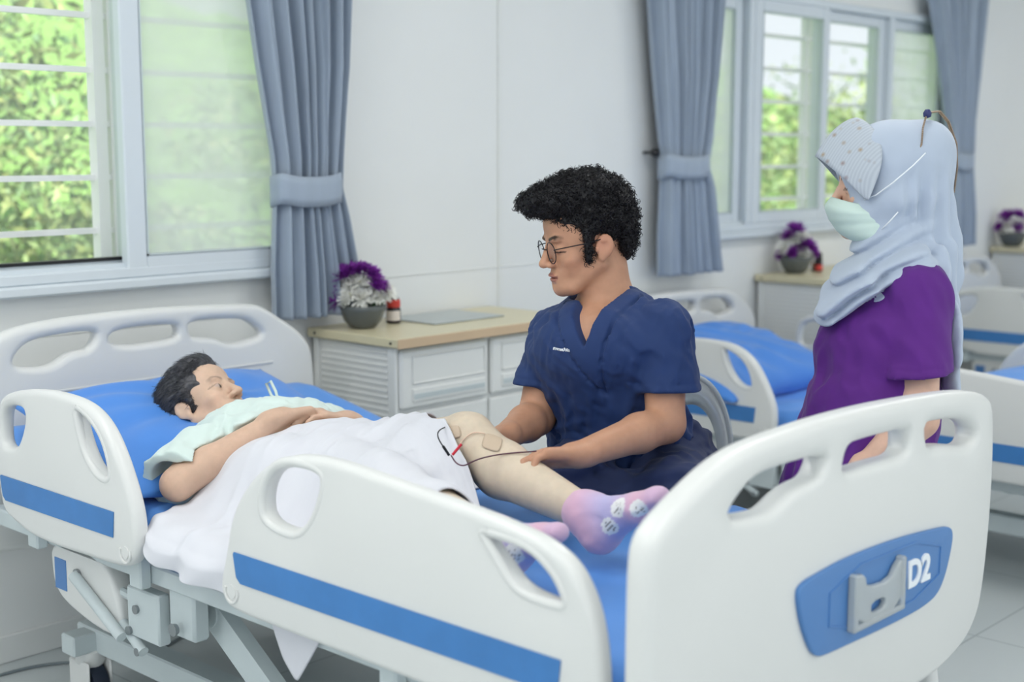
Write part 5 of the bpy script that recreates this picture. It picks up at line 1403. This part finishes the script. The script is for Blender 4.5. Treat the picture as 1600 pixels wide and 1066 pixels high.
    # ---- patterned brim (stiff visor of the inner cap)
    def brimmat():
        m_ = mat('printed_brim', lin(188, 196, 206), .7, bump=.05, bscale=700); nt = m_.node_tree; bs = nt.nodes['Principled BSDF']
        tc = nt.nodes.new('ShaderNodeTexCoord'); vo = nt.nodes.new('ShaderNodeTexVoronoi'); vo.inputs['Scale'].default_value = 46
        cr = nt.nodes.new('ShaderNodeValToRGB'); cr.color_ramp.elements[0].position = 0; cr.color_ramp.elements[0].color = (1, 1, 1, 1); cr.color_ramp.elements[1].position = .33; cr.color_ramp.elements[1].color = (0, 0, 0, 1)
        hs = nt.nodes.new('ShaderNodeMix'); hs.data_type = 'RGBA'; hs.inputs[6].default_value = (*lin(186, 194, 204), 1); hs.inputs[7].default_value = (*lin(150, 118, 100), 1)
        sep = nt.nodes.new('ShaderNodeMix'); sep.data_type = 'RGBA'; sep.inputs[6].default_value = (*lin(178, 150, 96), 1); sep.inputs[7].default_value = (*lin(120, 84, 104), 1)
        nt.links.new(tc.outputs['Object'], vo.inputs['Vector']); nt.links.new(vo.outputs['Distance'], cr.inputs[0]); nt.links.new(vo.outputs['Color'], sep.inputs[0]); nt.links.new(sep.outputs[2], hs.inputs[7]); nt.links.new(cr.outputs[0], hs.inputs[0])
        wv = nt.nodes.new('ShaderNodeTexWave'); wv.inputs['Scale'].default_value = 55; wv.inputs['Distortion'].default_value = .3; mp = nt.nodes.new('ShaderNodeMapping'); mp.inputs['Rotation'].default_value = (0, 0, -YAW); nt.links.new(tc.outputs['Object'], mp.inputs[0]); nt.links.new(mp.outputs[0], wv.inputs['Vector'])
        m2 = nt.nodes.new('ShaderNodeMix'); m2.data_type = 'RGBA'; m2.inputs[7].default_value = (*lin(150, 160, 176), 1); ml = nt.nodes.new('ShaderNodeMath'); ml.operation = 'MULTIPLY'; ml.inputs[1].default_value = .35; nt.links.new(wv.outputs['Fac'], ml.inputs[0]); nt.links.new(ml.outputs[0], m2.inputs[0]); nt.links.new(hs.outputs[2], m2.inputs[6])
        nt.links.new(m2.outputs[2], bs.inputs['Base Color']); return m_
    V = []; n1, n2 = 61, 16
    for j in range(n2):
        t = j/(n2-1)
        for i in range(n1):
            q = -1+2*i/(n1-1); a = abs(q); sg = 1 if q >= 0 else -1
            rim = (.090*math.sin(a*math.pi/2)**.85, .142-.088*a**.9, .074-.094*a)
            bk = (.1040*math.sin(min(1, a*1.3)*math.pi/2), .050-.035*math.sin(math.pi*a**.8)-.004*a, .150-.172*a**1.15)
            p = [rim[k]*(1-t)+bk[k]*t for k in range(3)]; bul = .019*math.sin(math.pi*t)**.8*(1-a*.6)
            V.append(HP(sg*(p[0]+bul*.45*math.sin(a*1.4)), p[1], p[2]+bul*(1-a)))
    Q = np.array([(j*n1+i, j*n1+i+1, (j+1)*n1+i+1, (j+1)*n1+i) for j in range(n2-1) for i in range(n1-1)])
    br = link('printed_brim', mesh_np(np.array(V), Q), brimmat(), jo); so = br.modifiers.new('s', 'SOLIDIFY'); so.thickness = .003
    # ---- mask
    M['maskm'] = mat('pale_green_mask', lin(206, 226, 218), .8, var=.02, bump=.05, bscale=600)
    V = []; n1, n2 = 33, 25
    for j in range(n2):
        t = j/(n2-1); z = -.016-.100*t
        pr = np.interp(t, [0, .15, .35, .6, .85, 1], [.108, .122, .120, .108, .088, .056])
        for i in range(n1):
            u = -1+2*i/(n1-1); yb = np.interp(t, [0, .3, .6, 1], [.052, .030, .0, .012])
            y = yb+(pr-yb)*(math.cos(u*math.pi/2)**.62); x = .078*math.sin(u*math.pi/2)*np.interp(t, [0, .3, 1], [.86, 1.04, .98])
            pl = .0022*(abs(((t*4.2) % 1)-.5)*2-.5)*(.1 < t < .95)
            V.append(HP(x*(1+pl*4), y+pl, z+.016*abs(u)**2*(1-t)*-1+.020*abs(u)**2*t))
    Q = np.array([(j*n1+i, j*n1+i+1, (j+1)*n1+i+1, (j+1)*n1+i) for j in range(n2-1) for i in range(n1-1)])
    mo = link('face_mask', mesh_np(np.array(V), Q), M['maskm'], b); so = mo.modifiers.new('s', 'SOLIDIFY'); so.thickness = .0015
    for x in (-1, 1):
        MB().tube([HP(x*.078, .052, -.022), HP(x*.101, .030, -.012), HP(x*.107, -.004, .012), HP(x*.104, -.045, .044), HP(x*.096, -.072, .068)], .0014, 6).build('mask_strap', M['white'], mo, True)
        MB().tube([HP(x*.078, .020, -.088), HP(x*.098, .005, -.070), HP(x*.106, -.012, -.050)], .0014, 6).build('mask_strap', M['white'], mo, True)
    # ---- mask chain and clip on top of the scarf
    M['bead'] = mat('bead', lin(150, 130, 110), .4, metal=.3, var=.3, vscale=300); M['clip'] = mat('navy_clip', lin(44, 52, 104), .5, var=.02)
    ch = MB()
    pts = [px(1448, 178, 2.90), px(1442, 200, 2.87), px(1440, 225, 2.855), px(1434, 240, 2.855)]
    for i in range(26):
        t = i/25*3; k = min(int(t), 2); p = pts[k]+(pts[k+1]-pts[k])*(t-k); ch.lathe([(.0003, -.0022), (.0022, -.001), (.0022, .001), (.0003, .0022)], tuple(p), 6)
    ps = [px(1450, 176, 2.91), px(1466, 174, 2.93), px(1480, 190, 2.94), px(1492, 225, 2.95), px(1493, 262, 2.95), px(1488, 300, 2.95)]
    for q in (0, .004):
        for i in range(80):
            t = i/79*5; k = min(int(t), 4); p = ps[k]+(ps[k+1]-ps[k])*(t-k)+ER*q; ch.lathe([(.0003, -.0020), (.0020, -.001), (.0020, .001), (.0003, .0020)], tuple(p), 6)
    ch.build('bead_chain', M['bead'], jo)
    MB().lathe([(.001, -.009), (.008, -.006), (.009, .002), (.005, .009), (.001, .010)], tuple(px(1449, 178, 2.90)), 10).build('scarf_clip', M['clip'], jo, True)
woman()
